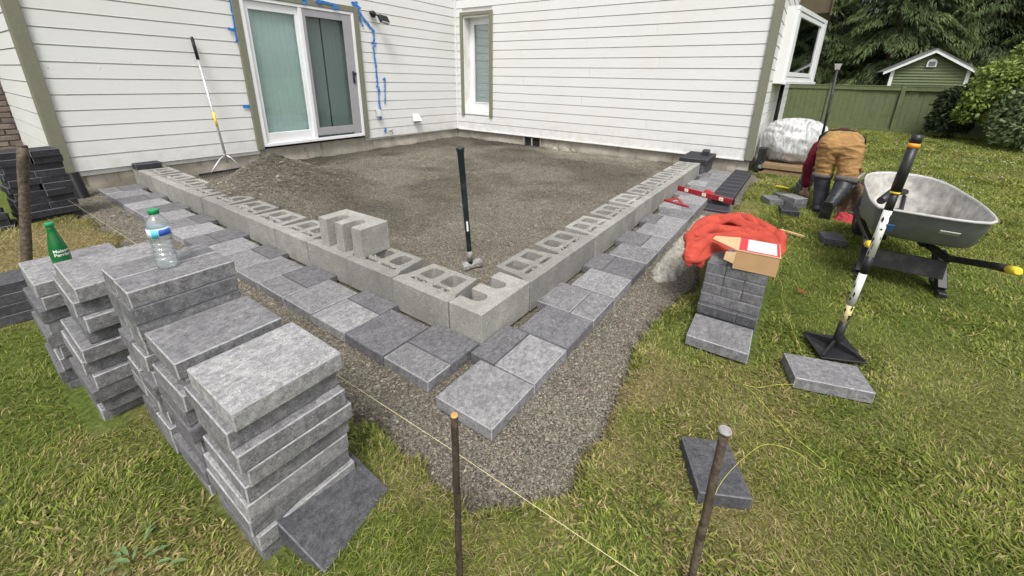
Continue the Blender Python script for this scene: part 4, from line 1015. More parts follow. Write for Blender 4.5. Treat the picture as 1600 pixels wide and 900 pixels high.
def wrap_text(txt, size, r, z, a_c, mat, parent, name):
    cu = bpy.data.curves.new(name, 'FONT'); cu.body = txt; cu.size = size; cu.align_x = 'CENTER'; cu.extrude = .0; cu.offset = size*.022
    ob_ = bpy.data.objects.new(name+'_tmp', cu); C.objects.link(ob_); dg = bpy.context.evaluated_depsgraph_get(); dg.update()
    me = bpy.data.meshes.new_from_object(ob_.evaluated_get(dg)); bpy.data.objects.remove(ob_)
    bm = bmesh.new(); bm.from_mesh(me); bmesh.ops.triangulate(bm, faces=bm.faces); bmesh.ops.subdivide_edges(bm, edges=[e for e in bm.edges if e.calc_length() > size*.3], cuts=2)
    for v in bm.verts:
        a = a_c+v.co.x/r; v.co = Vector((r*math.cos(a), r*math.sin(a), z+v.co.y))
    bm.to_mesh(me); bm.free(); me.materials.clear(); me.materials.append(mat); me.name = name
    return link(name, me, None, parent)
CG = math.atan2(-1.158-1.42, -1.4+1.175)
wrap_text('Maison', .019, .0312, .064, CG+.25, M_LABW, gb, 'lettering'); wrap_text('Perrier', .019, .0324, .047, CG+.25, M_LABW, gb, 'lettering')

# ------------------------------------------------------------------ tools on the pavers, wet concrete
lv = wroot('spirit_level', (3.75, -.3, .06), 'long red box level lying across the laid pavers', 'level')
a, b = Vector((3.90, -.005, .091)), Vector((3.63, -.675, .091)); d = (b-a).normalized(); sd = Vector((-d.y, d.x, 0))
MB().bar(a, b, .024, .058).build('beam', M_RED, lv, .003)
for t in (.17, .5, .80):
    c_ = a.lerp(b, t); MB().obox(c_, d*.026, sd*.0135, Vector((0, 0, .02))).build('vial_window', M_LABW, lv, .002)
    MB().obox(c_, d*.013, sd*.0145, Vector((0, 0, .009))).build('vial', M_YEL, lv, .002)
for t in (.005, .995): MB().obox(a.lerp(b, t), d*.006, sd*.014, Vector((0, 0, .031))).build('end_cap', M_BLACK, lv)
sq = wroot('speed_square', (3.3, -.1, .06), 'small red triangular speed square lying beside the level', 'square')
A0, A1, A2 = Vector((3.30, .0, .062)), Vector((3.19, -.295, .062)), Vector((3.545, -.085, .062))
cen = (A0+A1+A2)/3; I = [cen+(p_-cen)*.55 for p_ in (A0, A1, A2)]
v = [p_+Vector((0, 0, h)) for h in (0, .006) for p_ in (A0, A1, A2, *I)]
MB().add(v, [(0,1,4,3),(1,2,5,4),(2,0,3,5),(6,9,10,7),(7,10,11,8),(8,11,9,6),(0,6,7,1),(1,7,8,2),(2,8,6,0),(3,4,10,9),(4,5,11,10),(5,3,9,11)]).build('plate', M_RED, sq)
MB().bar(A0+Vector((0, 0, .008)), A1+Vector((0, 0, .008)), .02, .022).build('fence_edge', M_RED, sq, .002)
MB().bar(A0.lerp(A2, .35)+(cen-A0.lerp(A2, .35))*.9+Vector((0, 0, .003)), A1.lerp(A2, .3)+(cen-A1.lerp(A2, .3))*.3+Vector((0, 0, .003)), .006, .004).build('crossbar', M_RED, sq)
def blob(name, outline, zf, mat, label, cat, res=.012, z0=-.02, smooth=True, parent=None):
    """closed lump over an outline: heights from zf, flat underside at z0"""
    P = np.array(outline); x0, y0 = P.min(0)-.02; x1, y1 = P.max(0)+.02
    xs_ = np.arange(x0, x1, res); ys_ = np.arange(y0, y1, res); X, Y = np.meshgrid(xs_, ys_)
    ins = np.zeros(X.shape, bool); dist = np.full(X.shape, 9.0); n = len(P)
    for i in range(n):
        a_, b_ = P[i], P[(i+1) % n]; cond = ((a_[1] > Y) != (b_[1] > Y)); 
        with np.errstate(divide='ignore', invalid='ignore'): xi = (b_[0]-a_[0])*(Y-a_[1])/(b_[1]-a_[1])+a_[0]
        ins ^= cond & (X < xi)
        e = b_-a_; t = np.clip(((X-a_[0])*e[0]+(Y-a_[1])*e[1])/(e@e+1e-12), 0, 1); dist = np.minimum(dist, np.hypot(X-a_[0]-t*e[0], Y-a_[1]-t*e[1]))
    Z = zf(X, Y, dist); keep = ins; idx = -np.ones(X.shape, int); idx[keep] = np.arange(keep.sum())
    v = np.stack([X[keep], Y[keep], Z[keep]], 1); q = keep[:-1, :-1] & keep[:-1, 1:] & keep[1:, 1:] & keep[1:, :-1]
    Q = np.stack([idx[:-1, :-1][q], idx[:-1, 1:][q], idx[1:, 1:][q], idx[1:, :-1][q]], 1)
    return bulk(name, v, Q, mat=mat, smooth=smooth, parent=parent)
gx = [(1.33, -.50), (1.36, -.56), (1.45, -.62), (1.56, -.63), (1.72, -.64), (1.85, -.70), (2.05, -.72), (2.4, -.70), (2.8, -.62), (3.1, -.52), (3.2, -.43), (2.9, -.405), (2.3, -.40), (1.75, -.40), (1.5, -.41), (1.37, -.44)]
o = blob('concrete_spill', gx, lambda X, Y, D: -.015+.030*sstep(0, .05, D)+.055*(np.abs(fbm(X*11, Y*15, s=61)-.5)*-2+.35)*sstep(0, .04, D)+.06*(fbm(X*34, Y*34, s=62)-.5)*sstep(0, .02, D)+.035*(np.abs(fbm(X*60, Y*60, s=63)-.5)*-2+.3)*sstep(0, .02, D), M_MIX, '', ''); tag(o, 'lumpy spill of wet grey concrete along the paver edge', 'concrete')
def blob_polar(name, outline, zf, mat, center, n=200, K=46):
    P = [Vector(q_) for q_ in smooth_path([(a_[0], a_[1], 0) for a_ in outline+[outline[0]]], 8)[:-1]]; L = [0]
    for i in range(len(P)): L.append(L[-1]+(P[(i+1) % len(P)]-P[i]).length)
    O = []
    for k in range(n):
        s_ = L[-1]*k/n; i = int(np.searchsorted(L, s_, 'right'))-1; O.append(P[i].lerp(P[(i+1) % len(P)], (s_-L[i])/(L[i+1]-L[i]+1e-9)))
    O = np.array([(o_.x, o_.y) for o_ in O]); c_ = np.array(center); T_ = np.linspace(.02, 1, K)
    XY = c_[None, None]+(O-c_)[None]*T_[:, None, None]; D = (1-T_)[:, None]*np.linalg.norm(O-c_, axis=1)[None]*.8
    Z = zf(XY[..., 0], XY[..., 1], D); v = np.concatenate([XY, Z[..., None]], -1).reshape(-1, 3)
    i = np.arange(n*K).reshape(K, n); q = np.stack([i[:-1], np.roll(i[:-1], -1, 1), np.roll(i[1:], -1, 1), i[1:]], -1).reshape(-1, 4)
    o = bulk(name, v, q, mat=mat, smooth=True); m_ = o.modifiers.new('thick', 'SOLIDIFY'); m_.thickness = .004; return o
# red cloth by the level
def ridges(X, Y, paths, seed=0):
    """rounded cloth folds along curved lines, meeting in sharp creases; paths: (points, width, height)"""
    Z = np.zeros(X.shape); wob = (fbm(X*5, Y*5, s=seed)-.5)*.05
    for pts, w_, h_ in paths:
        Q = np.array([(q_[0], q_[1]) for q_ in smooth_path([(a_[0], a_[1], 0) for a_ in pts], 5)]); best = np.full(X.shape, 9.0); tt = np.zeros(X.shape)
        for i in range(len(Q)-1):
            e = Q[i+1]-Q[i]; t = np.clip(((X-Q[i][0])*e[0]+(Y-Q[i][1])*e[1])/(e@e+1e-12), 0, 1); d_ = np.hypot(X-Q[i][0]-t*e[0], Y-Q[i][1]-t*e[1])
            k = d_ < best; best = np.where(k, d_, best); tt = np.where(k, (i+t)/(len(Q)-1), tt)
        wl = w_*.68*(.6+.5*np.sin(PI*np.clip(tt, .08, .92)))*(1+6*wob); Z = np.maximum(Z, h_*1.1*(.7+.4*np.sin(PI*tt))*np.sqrt(np.clip(1-(best/wl)**2, 0, 1)))
    return Z
def cloth_lump(name, outline, top, amp, mat, label, cat, z0=.06, seed=1, res=.01):
    g_ = random.Random(seed); c_ = np.mean(np.array(outline), 0); ps = []; ext = np.ptp(np.array(outline), axis=0)
    for k in range(11):
        a_ = g_.uniform(0, 2*PI); r_ = g_.uniform(.1, .38); b_ = .6+g_.uniform(-.5, .5)
        m_ = (c_[0]+math.cos(a_)*r_*ext[0], c_[1]+math.sin(a_)*r_*ext[1]); l_ = g_.uniform(.2, .42)
        ps.append(([(m_[0]-math.cos(b_)*l_*ext[0], m_[1]-math.sin(b_)*l_*ext[1]), (m_[0]+g_.uniform(-.1, .1)*ext[0], m_[1]+g_.uniform(-.1, .1)*ext[1]), (m_[0]+math.cos(b_)*l_*ext[0], m_[1]+math.sin(b_)*l_*ext[1])], min(ext)*g_.uniform(.12, .2), amp*g_.uniform(.8, 1.6)))
    def zf(X, Y, D):
        return z0+(top-z0)*.7*sstep(0, .35*min(ext), D)*(.6+.8*fbm(X*4, Y*4, s=seed+2))+ridges(X, Y, ps, seed)*sstep(0, .05, D)
    o = blob_polar(name, outline, zf, mat, c_, 160, 44); tag(o, label, cat); return o
cloth_lump('red_rag', [(3.98, -.28), (4.02, -.36), (3.93, -.46), (3.85, -.52), (3.80, -.44), (3.84, -.33), (3.92, -.27)], .085, .03, M_REDCL, 'crumpled bright red rag lying on the pavers at the level', 'rag', .061, 71)
# ------------------------------------------------------------------ cardboard box
bx = empty('cardboard_box', (1.115, -1.08, .3835), .07, 'open cardboard box with a red and white shipping label on a paver pile', 'box')
MB().box(-.105, .105, -.105, .105, 0, .012).box(-.105, -.101, -.105, .105, .012, .11).box(.101, .105, -.105, .105, .012, .11).box(-.101, .101, -.105, -.101, .012, .11).build('carton', M_CARD, bx, .0015)
MB().box(-.108, .112, -.108, .108, .1105, .114).build('top_flap', M_CARDL, bx)
MB().add([(-.10, .109, .1105), (.11, .109, .1105), (.10, .225, .098), (.06, .235, .092), (-.10, .109, .1135), (.11, .109, .1135), (.10, .225, .101), (.06, .235, .095)], [(0,3,2,1),(4,5,6,7),(0,1,5,4),(2,3,7,6),(1,2,6,5),(3,0,4,7)]).build('side_flap', M_CARDL, bx)
MB().box(-.101, .101, .101, .105, .012, .110).build('side_wall', M_CARD, bx)
MB().add([(-.105, .105, .03), (-.105, .10, .1), (-.115, .15, .095), (-.118, .155, .05), (-.108, .105, .03), (-.108, .10, .1), (-.118, .15, .095), (-.121, .155, .05)], [(0,1,2,3),(7,6,5,4),(0,4,5,1),(1,5,6,2),(2,6,7,3),(3,7,4,0)]).build('torn_flap', M_CARDL, bx)
lab = MB().box(-.10, .108, -.104, .09, .1145, .1152).build('shipping_label', M_LABR, bx)
MB().box(-.085, .10, -.09, .05, .1155, .1160).build('label_paper', M_LABW, lab)
g = random.Random(4)
m = MB()
for i in range(5):
    for k in range(4):
        xx = .085-i*.03; yy = .012-k*.02; ww = g.uniform(.006, .015)
        if g.random() < .75: m.box(xx-.0025, xx+.0025, yy-ww, yy, .1163, .1166)
m.build('printed_lines', M_INK, lab)
MB().box(1.36, 1.52, -.845, -.80, .012, .022).build('white_tag', M_LABW); tag(bpy.data.objects['white_tag'], 'small white card lying on the gravel under the red jacket sleeve', 'card')
# ------------------------------------------------------------------ red jacket heaped on the pile
jo = [(1.06, -.72), (1.06, -.80), (1.16, -.855), (1.27, -.90), (1.34, -1.0), (1.37, -1.13), (1.45, -1.205), (1.60, -1.215), (1.75, -1.19), (1.92, -1.10), (2.04, -.98), (2.02, -.87), (1.88, -.78), (1.70, -.715), (1.52, -.66), (1.40, -.655), (1.33, -.685), (1.30, -.735), (1.22, -.735), (1.13, -.69)]
JP = [([(1.84, -.78), (1.97, -.92), (1.88, -1.08), (1.72, -1.18)], .085, .075), ([(1.62, -.69), (1.78, -.80), (1.84, -.95), (1.70, -1.10), (1.60, -1.19)], .075, .085),
      ([(1.42, -.66), (1.60, -.74), (1.70, -.88), (1.66, -1.02), (1.52, -1.14)], .070, .080), ([(1.40, -.70), (1.50, -.80), (1.56, -.95), (1.50, -1.08), (1.46, -1.18)], .060, .070),
      ([(1.34, -.76), (1.40, -.86), (1.46, -.98), (1.42, -1.12)], .050, .060), ([(1.08, -.75), (1.22, -.79), (1.34, -.88), (1.39, -1.0)], .065, .085), ([(1.10, -.72), (1.24, -.74), (1.33, -.79), (1.42, -.90)], .050, .075),
      ([(1.12, -.81), (1.24, -.85), (1.34, -.95)], .045, .060), ([(1.55, -1.05), (1.66, -1.17), (1.84, -1.12)], .05, .065), ([(1.36, -.68), (1.42, -.74), (1.36, -.80)], .055, .065), ([(1.76, -.76), (1.66, -.80), (1.60, -.86)], .04, .075)]
def jz(X, Y, D):
    base = .335+.03*sstep(-.74, -.88, Y)-.07*sstep(1.80, 2.05, X)
    return base+.05*sstep(0, .22, D)+ridges(X, Y, JP, 81)*sstep(-.02, .05, D)+.010*(fbm(X*9, Y*16, s=83)-.5)-.03*(1-sstep(0, .03, D))
jb = blob_polar('jacket_sheet', jo, lambda X, Y, D: .348+.03*sstep(-.74, -.88, Y)-.07*sstep(1.80, 2.05, X)+.015*sstep(0, .2, D)+.012*(fbm(X*8, Y*8, s=80)-.5), M_JACK, (1.52, -.90), 120, 30)
jb.modifiers['thick'].thickness = .018; jb.modifiers['thick'].offset = 1
jm = MB(); dg = bpy.context.evaluated_depsgraph_get(); dg.update(); me0 = bpy.data.meshes.new_from_object(jb.evaluated_get(dg)); jm.add([tuple(v_.co) for v_ in me0.vertices], [tuple(p_.vertices) for p_ in me0.polygons], True)
bpy.data.objects.remove(jb)
gj = random.Random(12)
def roll(pts, hw_, hh_, zc, seed, tilt=.0):
    Q = smooth_path([(a_[0], a_[1], 0) for a_ in pts], 9); R6 = []
    for i, q_ in enumerate(Q):
        t_ = i/(len(Q)-1); d_ = (Q[min(i+1, len(Q)-1)]-Q[max(i-1, 0)]).normalized(); s_ = Vector((-d_.y, d_.x, 0)); tp = (.30+.70*math.sin(PI*min(.93, max(.07, t_)))**.6)
        wv = 1+.30*math.sin(t_*9+seed*2.1)+.12*math.sin(t_*23+seed); hv = 1+.22*math.sin(t_*13+seed*1.3); zz = zc+.016*math.sin(t_*7+seed*1.7)-.035*(2*t_-1)**2
        R6.append([q_+s_*math.cos(a_)*hw_*.86*tp*wv*(1+.10*math.sin(3*a_+t_*11+seed))+Vector((0, 0, zz+math.sin(a_)*hh_*tp*hv+math.cos(a_)*tilt)) for a_ in [2*PI*k/18 for k in range(18)]])
    jm.rings(R6, True, True, True)
roll([(1.70, -.72), (1.88, -.80), (1.98, -.93), (1.90, -1.06), (1.74, -1.17)], .060, .042, .385, 1, .012)
roll([(1.52, -.67), (1.70, -.745), (1.82, -.86), (1.83, -.98), (1.70, -1.10), (1.57, -1.19)], .058, .046, .412, 2, .014)
roll([(1.40, -.665), (1.56, -.715), (1.70, -.83), (1.72, -.95), (1.62, -1.08), (1.50, -1.17)], .055, .044, .425, 3, .012)
roll([(1.38, -.70), (1.50, -.77), (1.60, -.90), (1.58, -1.02), (1.48, -1.14)], .050, .040, .415, 4, .010)
roll([(1.36, -.73), (1.44, -.82), (1.50, -.95), (1.46, -1.10)], .040, .034, .405, 5, .010)
roll([(1.06, -.745), (1.18, -.755), (1.31, -.82), (1.41, -.93), (1.43, -1.06)], .056, .048, .385, 6, .008)
roll([(1.08, -.80), (1.21, -.835), (1.32, -.91), (1.38, -1.02)], .046, .040, .372, 7, .008)
roll([(1.10, -.715), (1.22, -.715), (1.36, -.76), (1.48, -.86)], .038, .036, .392, 8, .008)
roll([(1.34, -.675), (1.42, -.685), (1.54, -.76), (1.60, -.83)], .052, .038, .392, 9, .0)
roll([(1.46, -1.16), (1.58, -1.18), (1.74, -1.14), (1.90, -1.03)], .048, .048, .382, 10, .0)
roll([(1.62, -.80), (1.68, -.92), (1.60, -1.04)], .034, .030, .462, 11, .01); roll([(1.74, -.80), (1.80, -.92), (1.72, -1.04)], .032, .026, .452, 13, .01)
o = jm.build('red_jacket', M_JACK); rm_ = o.modifiers.new('fuse', 'REMESH'); rm_.mode = 'VOXEL'; rm_.voxel_size = .0042; rm_.use_smooth_shade = True
sm_ = o.modifiers.new('soft', 'SMOOTH'); sm_.factor = .4; sm_.iterations = 1; tag(o, 'bright orange red jacket heaped in folds on the paver pile', 'jacket')
slab('paver', 1.66, 1.96, -1.16, -.86, .03, .058, 'grey', 0, 'grey paver at the foot of the pile behind the red jacket')
# ------------------------------------------------------------------ tamper
tm = wroot('tamper', (1.07, -1.52, .03), 'hand tamper with a chipped black and white pole standing on its plate', 'tamper')
a, b = Vector((1.08, -1.52, .07)), Vector((1.10, -1.575, 1.165)); q = lambda t: a.lerp(b, t)
for t0, t1, r_, m_, nm in ((0, .125, .019, M_BLACK, 'socket'), (.125, .215, .0165, M_YPAINT, 'yellowed_band'), (.215, .381, .0165, M_WPAINT, 'white_band'), (.381, .466, .0167, M_BLACK, 'black_band'), (.466, .682, .0165, M_WPAINT, 'white_band'), (.682, .755, .0167, M_BLACK, 'black_band'), (.755, .765, .0195, M_YEL, 'grip_ring'), (.765, .948, .0205, M_BPLAS, 'grip'), (.948, .966, .0212, M_ORG, 'orange_ring'), (.966, 1.0, .021, M_BPLAS, 'end_cap')):
    MB().tube([q(t0), q(t1)], r_, 16).build(nm, m_, tm)
g = random.Random(9)
for i in range(22):
    t = g.choice([g.uniform(.14, .375), g.uniform(.47, .68)]); an = CAMA_T = math.atan2(-1.158+1.55, -1.4-1.09)+g.uniform(-1.2, 1.2); c_ = q(t)+Vector((.0166*math.cos(an), .0166*math.sin(an), 0))
    tg = Vector((-math.sin(an), math.cos(an), 0)); s1, s2 = g.uniform(.002, .007), g.uniform(.005, .026)
    MB().add([c_+tg*s1*x_+Vector((math.cos(an), math.sin(an), 0))*.0004+Vector((0, 0, s2*z_)) for x_, z_ in ((-1, -.2), (.2, -1), (1, .3), (-.1, 1))], [(0,1,2,3)]).build('paint_chip', M_BLACK, tm)
ca, sa = math.cos(.42), math.sin(.42)
def tp_(x_, y_, z_): return (1.075+x_*ca-y_*sa, -1.515+x_*sa+y_*ca, .045+z_+.10*x_*.6)
m = MB()
v = [tp_(x_, y_, z_) for z_ in (0, .010) for x_, y_ in ((-.105,-.105),(.105,-.105),(.105,.105),(-.105,.105))]
m.add(v, [(0,3,2,1),(4,5,6,7),(0,1,5,4),(1,2,6,5),(2,3,7,6),(3,0,4,7)]).build('plate', M_BLACK, tm, .002)
for sx, sy in ((1,1),(-1,1),(-1,-1),(1,-1)):
    v = [tp_(sx*e*(.10)+(-sy*w_), sy*e*(.10)+(sx*w_), z_) for e, z_ in ((0, .0105), (.97, .0105), (.97, .02), (0, .055)) for w_ in (-.004, .004)]
    MB().add(v, [(0,2,4,6),(7,5,3,1),(0,1,3,2),(2,3,5,4),(4,5,7,6),(6,7,1,0)]).build('rib', M_BLACK, tm)
# ------------------------------------------------------------------ wheelbarrow
M_RIM = m_plain('scuffed_rim', (.45, .45, .44), .6, .15, 30, .2, dirt=(.3, .29, .27))
wbw = wroot('wheelbarrow', (2.7, -1.93, .03), 'wheelbarrow with a mortar caked grey tray and black frame on the grass', 'wheelbarrow')
def ring(pts, z, n=40):
    P = [Vector((p_[0], p_[1], 0)) for p_ in pts]; P = smooth_path([tuple(p_) for p_ in P+[P[0]]], 8)[:-1]
    L = [0]; 
    for i in range(len(P)): L.append(L[-1]+(P[(i+1) % len(P)]-P[i]).length)
    out = []
    for k in range(n):
        s_ = L[-1]*k/n; i = max(j for j in range(len(P)) if L[j] <= s_+1e-9); t = (s_-L[i])/(L[i+1]-L[i]+1e-9); c_ = P[i].lerp(P[(i+1) % len(P)], t); out.append((c_.x, c_.y, z(c_) if callable(z) else z))
    return out
rim = [(2.06, -1.66), (2.03, -1.85), (2.02, -2.05), (2.07, -2.19), (2.25, -2.245), (2.65, -2.265), (3.0, -2.245), (3.25, -2.17), (3.40, -2.04), (3.40, -1.86), (3.25, -1.70), (3.0, -1.655), (2.6, -1.64), (2.25, -1.635)]
cx_, cy_ = 2.70, -1.945
sc_ = lambda k, kx=None, dx=0: [((x_-cx_)*(kx or k)+cx_+dx, (y_-cy_)*k+cy_) for x_, y_ in rim]
zr = lambda c_: .615+.035*float(sstep(2.9, 3.4, c_.x))
zb = lambda d_: (lambda c_: .385+d_-.085*float(sstep(2.4, 3.1, c_.x)))
rings_o = [ring(sc_(.76, .68, .04), zb(0)), ring(sc_(.85, .81, .03), zb(.008)), ring(sc_(.89, .86, .025), zb(.03)), ring(sc_(.955, .945, .01), .56), ring(sc_(.965), lambda c_: zr(c_)-.012)]
MB().rings(rings_o, True, False, True).build('tray', M_GPLAS, wbw)
rings_i = [ring(sc_(.955), lambda c_: zr(c_)-.016), ring(sc_(.935, .925, .01), .56), ring(sc_(.87, .84, .025), zb(.045)), ring(sc_(.82, .77, .03), zb(.022)), ring(sc_(.5, .4, .05), zb(.018)), ring(sc_(.1, .1, .05), zb(.022))]
MB().rings(rings_i, False, True, True).build('tray_lining', M_TRAYIN, wbw)
MB().rings([ring(sc_(.955), lambda c_: zr(c_)-.015), ring(sc_(.965), lambda c_: zr(c_)), ring(sc_(.985), lambda c_: zr(c_)+.001), ring(sc_(.995), lambda c_: zr(c_)-.006), ring(sc_(.99), lambda c_: zr(c_)-.014), ring(sc_(.965), lambda c_: zr(c_)-.018)], False, False, True).build('rim', M_RIM, wbw)
for yy, yg, lb in ((-1.72, -1.605, 'l'), (-2.12, -2.175, 'r')):
    MB().bar((3.52, (yy+1.92)*.45-1.80, .25), (2.28, yy, .285), .035, .042).build('frame_rail', M_BLACK, wbw, .003)
    MB().bar((2.30, yy, .285), (1.72, yg, .46), .033, .04).build('handle', M_BLACK, wbw, .003)
    MB().tube([(1.80, yg+(yy-yg)*.13, .435), (1.60, yg, .488)], .021, 12).build('grip', M_BPLAS, wbw)
    MB().tube([(1.625, yg, .482), (1.56, yg, .499), (1.54, yg, .503)], [.0235, .023, .014], 12).build('grip_end', M_YEL, wbw)
    MB().bar((2.50, yy, .27), (2.30, yy-.02*(1 if lb == 'r' else -1), .06), .05, .055).bar((2.46, yy-.02*(1 if lb == 'r' else -1), .045), (2.22, yy-.02*(1 if lb == 'r' else -1), .045), .045, .03).bar((2.44, yy, .05), (2.62, yy, .26), .028, .03).build('leg', M_BLACK, wbw, .003)
MB().obox((2.27, -1.92, .205), (.006, 0, .0), (0, .20, 0), (.012, 0, .062)).build('cross_plate', M_BLACK, wbw, .003)
MB().box(2.55, 3.0, -1.83, -1.80, .262, .302).box(2.55, 3.0, -2.05, -2.02, .262, .302).build('tray_bracket', M_BLACK, wbw)
wv = []
wh = MB(); prf = [(.075, -.035), (.12, -.045), (.165, -.045), (.19, -.03), (.197, 0), (.19, .03), (.165, .045), (.12, .045), (.075, .035)]
n_ = 28; v = []
for r_, w_ in prf:
    for k in range(n_): an = 2*PI*k/n_; v.append((3.43+r_*math.cos(an), -1.765+w_, .222+r_*math.sin(an)))
f = [(i*n_+k, i*n_+(k+1) % n_, (i+1)*n_+(k+1) % n_, (i+1)*n_+k) for i in range(len(prf)-1) for k in range(n_)]
wheel = wh.add(v, f, True).build('wheel', M_BOOT, wbw)
MB().tube([(3.43, -1.80, .222), (3.43, -1.73, .222)], .08, 18).build('rim', M_STEEL, wheel)
MB().tube([(3.43, -1.87, .222), (3.43, -1.66, .222)], .012, 8).build('axle', M_STEEL, wheel)
for k in range(24):
    an = 2*PI*k/24; MB().obox((3.43+.196*math.cos(an), -1.765, .222+.196*math.sin(an)), (0, .032, 0), (.006*math.cos(an), 0, .006*math.sin(an)), (-.008*math.sin(an), 0, .008*math.cos(an))).build('tread_lug', M_BOOT, wheel)
MB().obox((2.055, -2.02, .515), (.001, .045, 0), (-.014, 0, .012), (.003, 0, .002)).build('maker_plate', M_ALU, wbw)
MB().obox((2.105, -1.735, .475), (.001, .04, 0), (-.014, 0, .026), (.003, 0, .002)).build('blue_sticker', M_DBLUE, wbw)
tb = wroot('hand_tool', (2.25, -1.75, .5), 'black plastic handled trowel hooked over the tray corner', 'tool')
MB().tube([(2.18, -1.68, .63), (2.40, -1.76, .66), (2.62, -1.86, .63)], [.024, .026, .022], 10).build('handle', M_BPLAS, tb); MB().tube([(2.20, -1.69, .57), (2.30, -1.75, .545), (2.45, -1.84, .53), (2.60, -1.86, .60)], .014, 8).build('guard', M_BPLAS, tb)
# ------------------------------------------------------------------ wrapped bundle on a pallet, cart wheel, bar, tarp
pl = wroot('pallet', (6.5, -1.1, .02), 'weathered wooden pallet under the plastic wrapped bundle', 'pallet')
for i in range(4): MB().box(6.06+i*.26, 6.20+i*.26, -1.46, -.72, .165, .185).build('deck_board', M_PALLET, pl, .003)
for yy in (-1.42, -1.10, -.78): MB().box(6.06, 6.98, yy-.04, yy+.04, .085, .164).build('stringer', M_PALLET, pl, .004)
MB().box(6.02, 6.10, -1.44, -.70, .02, .084).build('runner', M_PALLET, pl, .004); MB().box(6.86, 6.95, -1.44, -.70, .02, .084).build('runner', M_PALLET, pl, .004)
MB().box(6.0, 6.055, -1.43, -.73, .105, .175).build('end_board', M_PALLET, pl, .004)
bd = wroot('wrapped_bundle', (6.5, -1.05, .19), 'bulky bundle wrapped in crinkled clear white plastic beside the house corner', 'bundle')
nu, nv = 90, 60; U, V = np.meshgrid(np.linspace(0, 2*PI, nu, endpoint=False), np.linspace(.03, PI-.03, nv))
dx, dy, dz = np.sin(V)*np.cos(U), np.sin(V)*np.sin(U), np.cos(V)
rd = 1+.16*(fbm(dx*2+4, dy*2+4, dz*2, s=91)-.5)
fo = fbm(dx*3.2+dz*2, dy*4-dz*2, dz*3.5, o=3, s=92); rd = rd+.12*(np.abs(fo-.5)*-2+.4)+.014*(np.abs(fbm(dx*9, dy*9, dz*5, s=93)-.5)*-2+.4)
ex = lambda a: np.sign(a)*np.abs(a)**.8
v = np.stack([6.50+.44*rd*ex(dx), -1.06+.42*rd*ex(dy), .515+.335*rd*ex(dz)], -1).reshape(-1, 3); v[:, 2] = np.maximum(v[:, 2], .19)
i = np.arange(nu*nv).reshape(nv, nu); q4 = np.stack([i[:-1], np.roll(i[:-1], -1, 1), np.roll(i[1:], -1, 1), i[1:]], -1).reshape(-1, 4)
bulk('plastic_sheet', v, q4, mat=M_WRAP, parent=bd, smooth=True)
for (a_, b_, c_, s_) in ((6.45, -.95, .40, .2), (6.55, -1.2, .36, .17), (6.5, -1.05, .60, .17)): MB().box(a_-s_, a_+s_, b_-s_*.9, b_+s_*.9, max(.195, c_-s_), c_+s_*.7).build('packed_goods', M_GREY, bd, .03)
cw = wroot('cart_wheel', (6.05, -.70, .1), 'small black cart wheel between the pallet and the house corner', 'wheel')
MB().tube([(6.08, -.71, .12), (6.02, -.71, .12)], .075, 16).build('tyre', M_BOOT, cw); MB().tube([(6.07, -.71, .12), (6.012, -.71, .12)], .03, 12).build('hub', M_STEEL, cw); MB().box(6.06, 6.2, -.75, -.64, .12, .4).build('bracket', M_BLACK, cw, .006)
br = wroot('digging_bar', (5.9, -1.40, .1), 'long black digging bar standing up behind the bent worker', 'bar')
MB().tube([(5.9, -1.405, .02), (5.9, -1.385, 1.0), (5.9, -1.37, 1.56)], .017, 10).build('shaft', M_BLACK, br); MB().add([(5.89, -1.395, 1.55), (5.91, -1.395, 1.55), (5.91, -1.345, 1.55), (5.89, -1.345, 1.55), (5.897, -1.41, 1.63), (5.903, -1.41, 1.63), (5.903, -1.325, 1.63), (5.897, -1.325, 1.63)], [(0,3,2,1),(4,5,6,7),(0,1,5,4),(1,2,6,5),(2,3,7,6),(3,0,4,7)]).build('blade', M_STEEL, br)
cloth_lump('brown_tarp', [(3.95, -1.66), (3.85, -1.78), (3.95, -1.95), (4.35, -2.02), (4.75, -2.0), (4.85, -1.85), (4.6, -1.68), (4.25, -1.62)], .26, .085, M_TARP, 'crumpled brown work jacket and sacks on the grass behind the wheelbarrow', 'tarp', .02, 75, .012)
cloth_lump('red_rag', [(3.80, -1.58), (3.76, -1.70), (3.84, -1.80), (3.98, -1.72), (3.97, -1.60)], .07, .03, M_REDCL, 'dark pink rag in the grass at the worker\'s boots', 'rag', .02, 77)
for k, (x_, y_) in enumerate(((3.05, -1.16), (3.0, -1.22))): o = MB().bar((x_, y_-.0, .045+.01*k), (x_-.06, y_-.13, .045+.01*k), .03, .018).build('wood_offcut', M_PINE, None, .002); tag(o, 'split pale wood offcut on the grass beyond the red jacket', 'wood', 'wood offcuts')
o = MB().bar((5.05, -1.0, .05), (5.0, -1.15, .05), .03, .015).build('yellow_wedge', M_YEL, None, .002); tag(o, 'bright yellow strip lying on the grass in front of the pallet', 'wedge')
o = MB().bar((1.72, -1.34, .055), (1.70, -1.385, .05), .014, .003).build('red_scrap', M_REDCL); tag(o, 'small red plastic scrap lying on the grass by the paver pile', 'scrap')
tbx = wroot('tool_bag', (4.95, -1.78, .02), 'dark open tool bag with long tools behind the worker', 'bag')
MB().box(4.75, 5.15, -2.0, -1.62, .02, .24).build('bag', M_BPLAS, tbx, .03)
for k in range(4): MB().tube([(4.72, -1.60-.07*k, .27), (5.15, -1.72-.08*k, .33)], .014, 8).build('tool_shaft', M_BLACK if k % 2 else M_ALU, tbx)
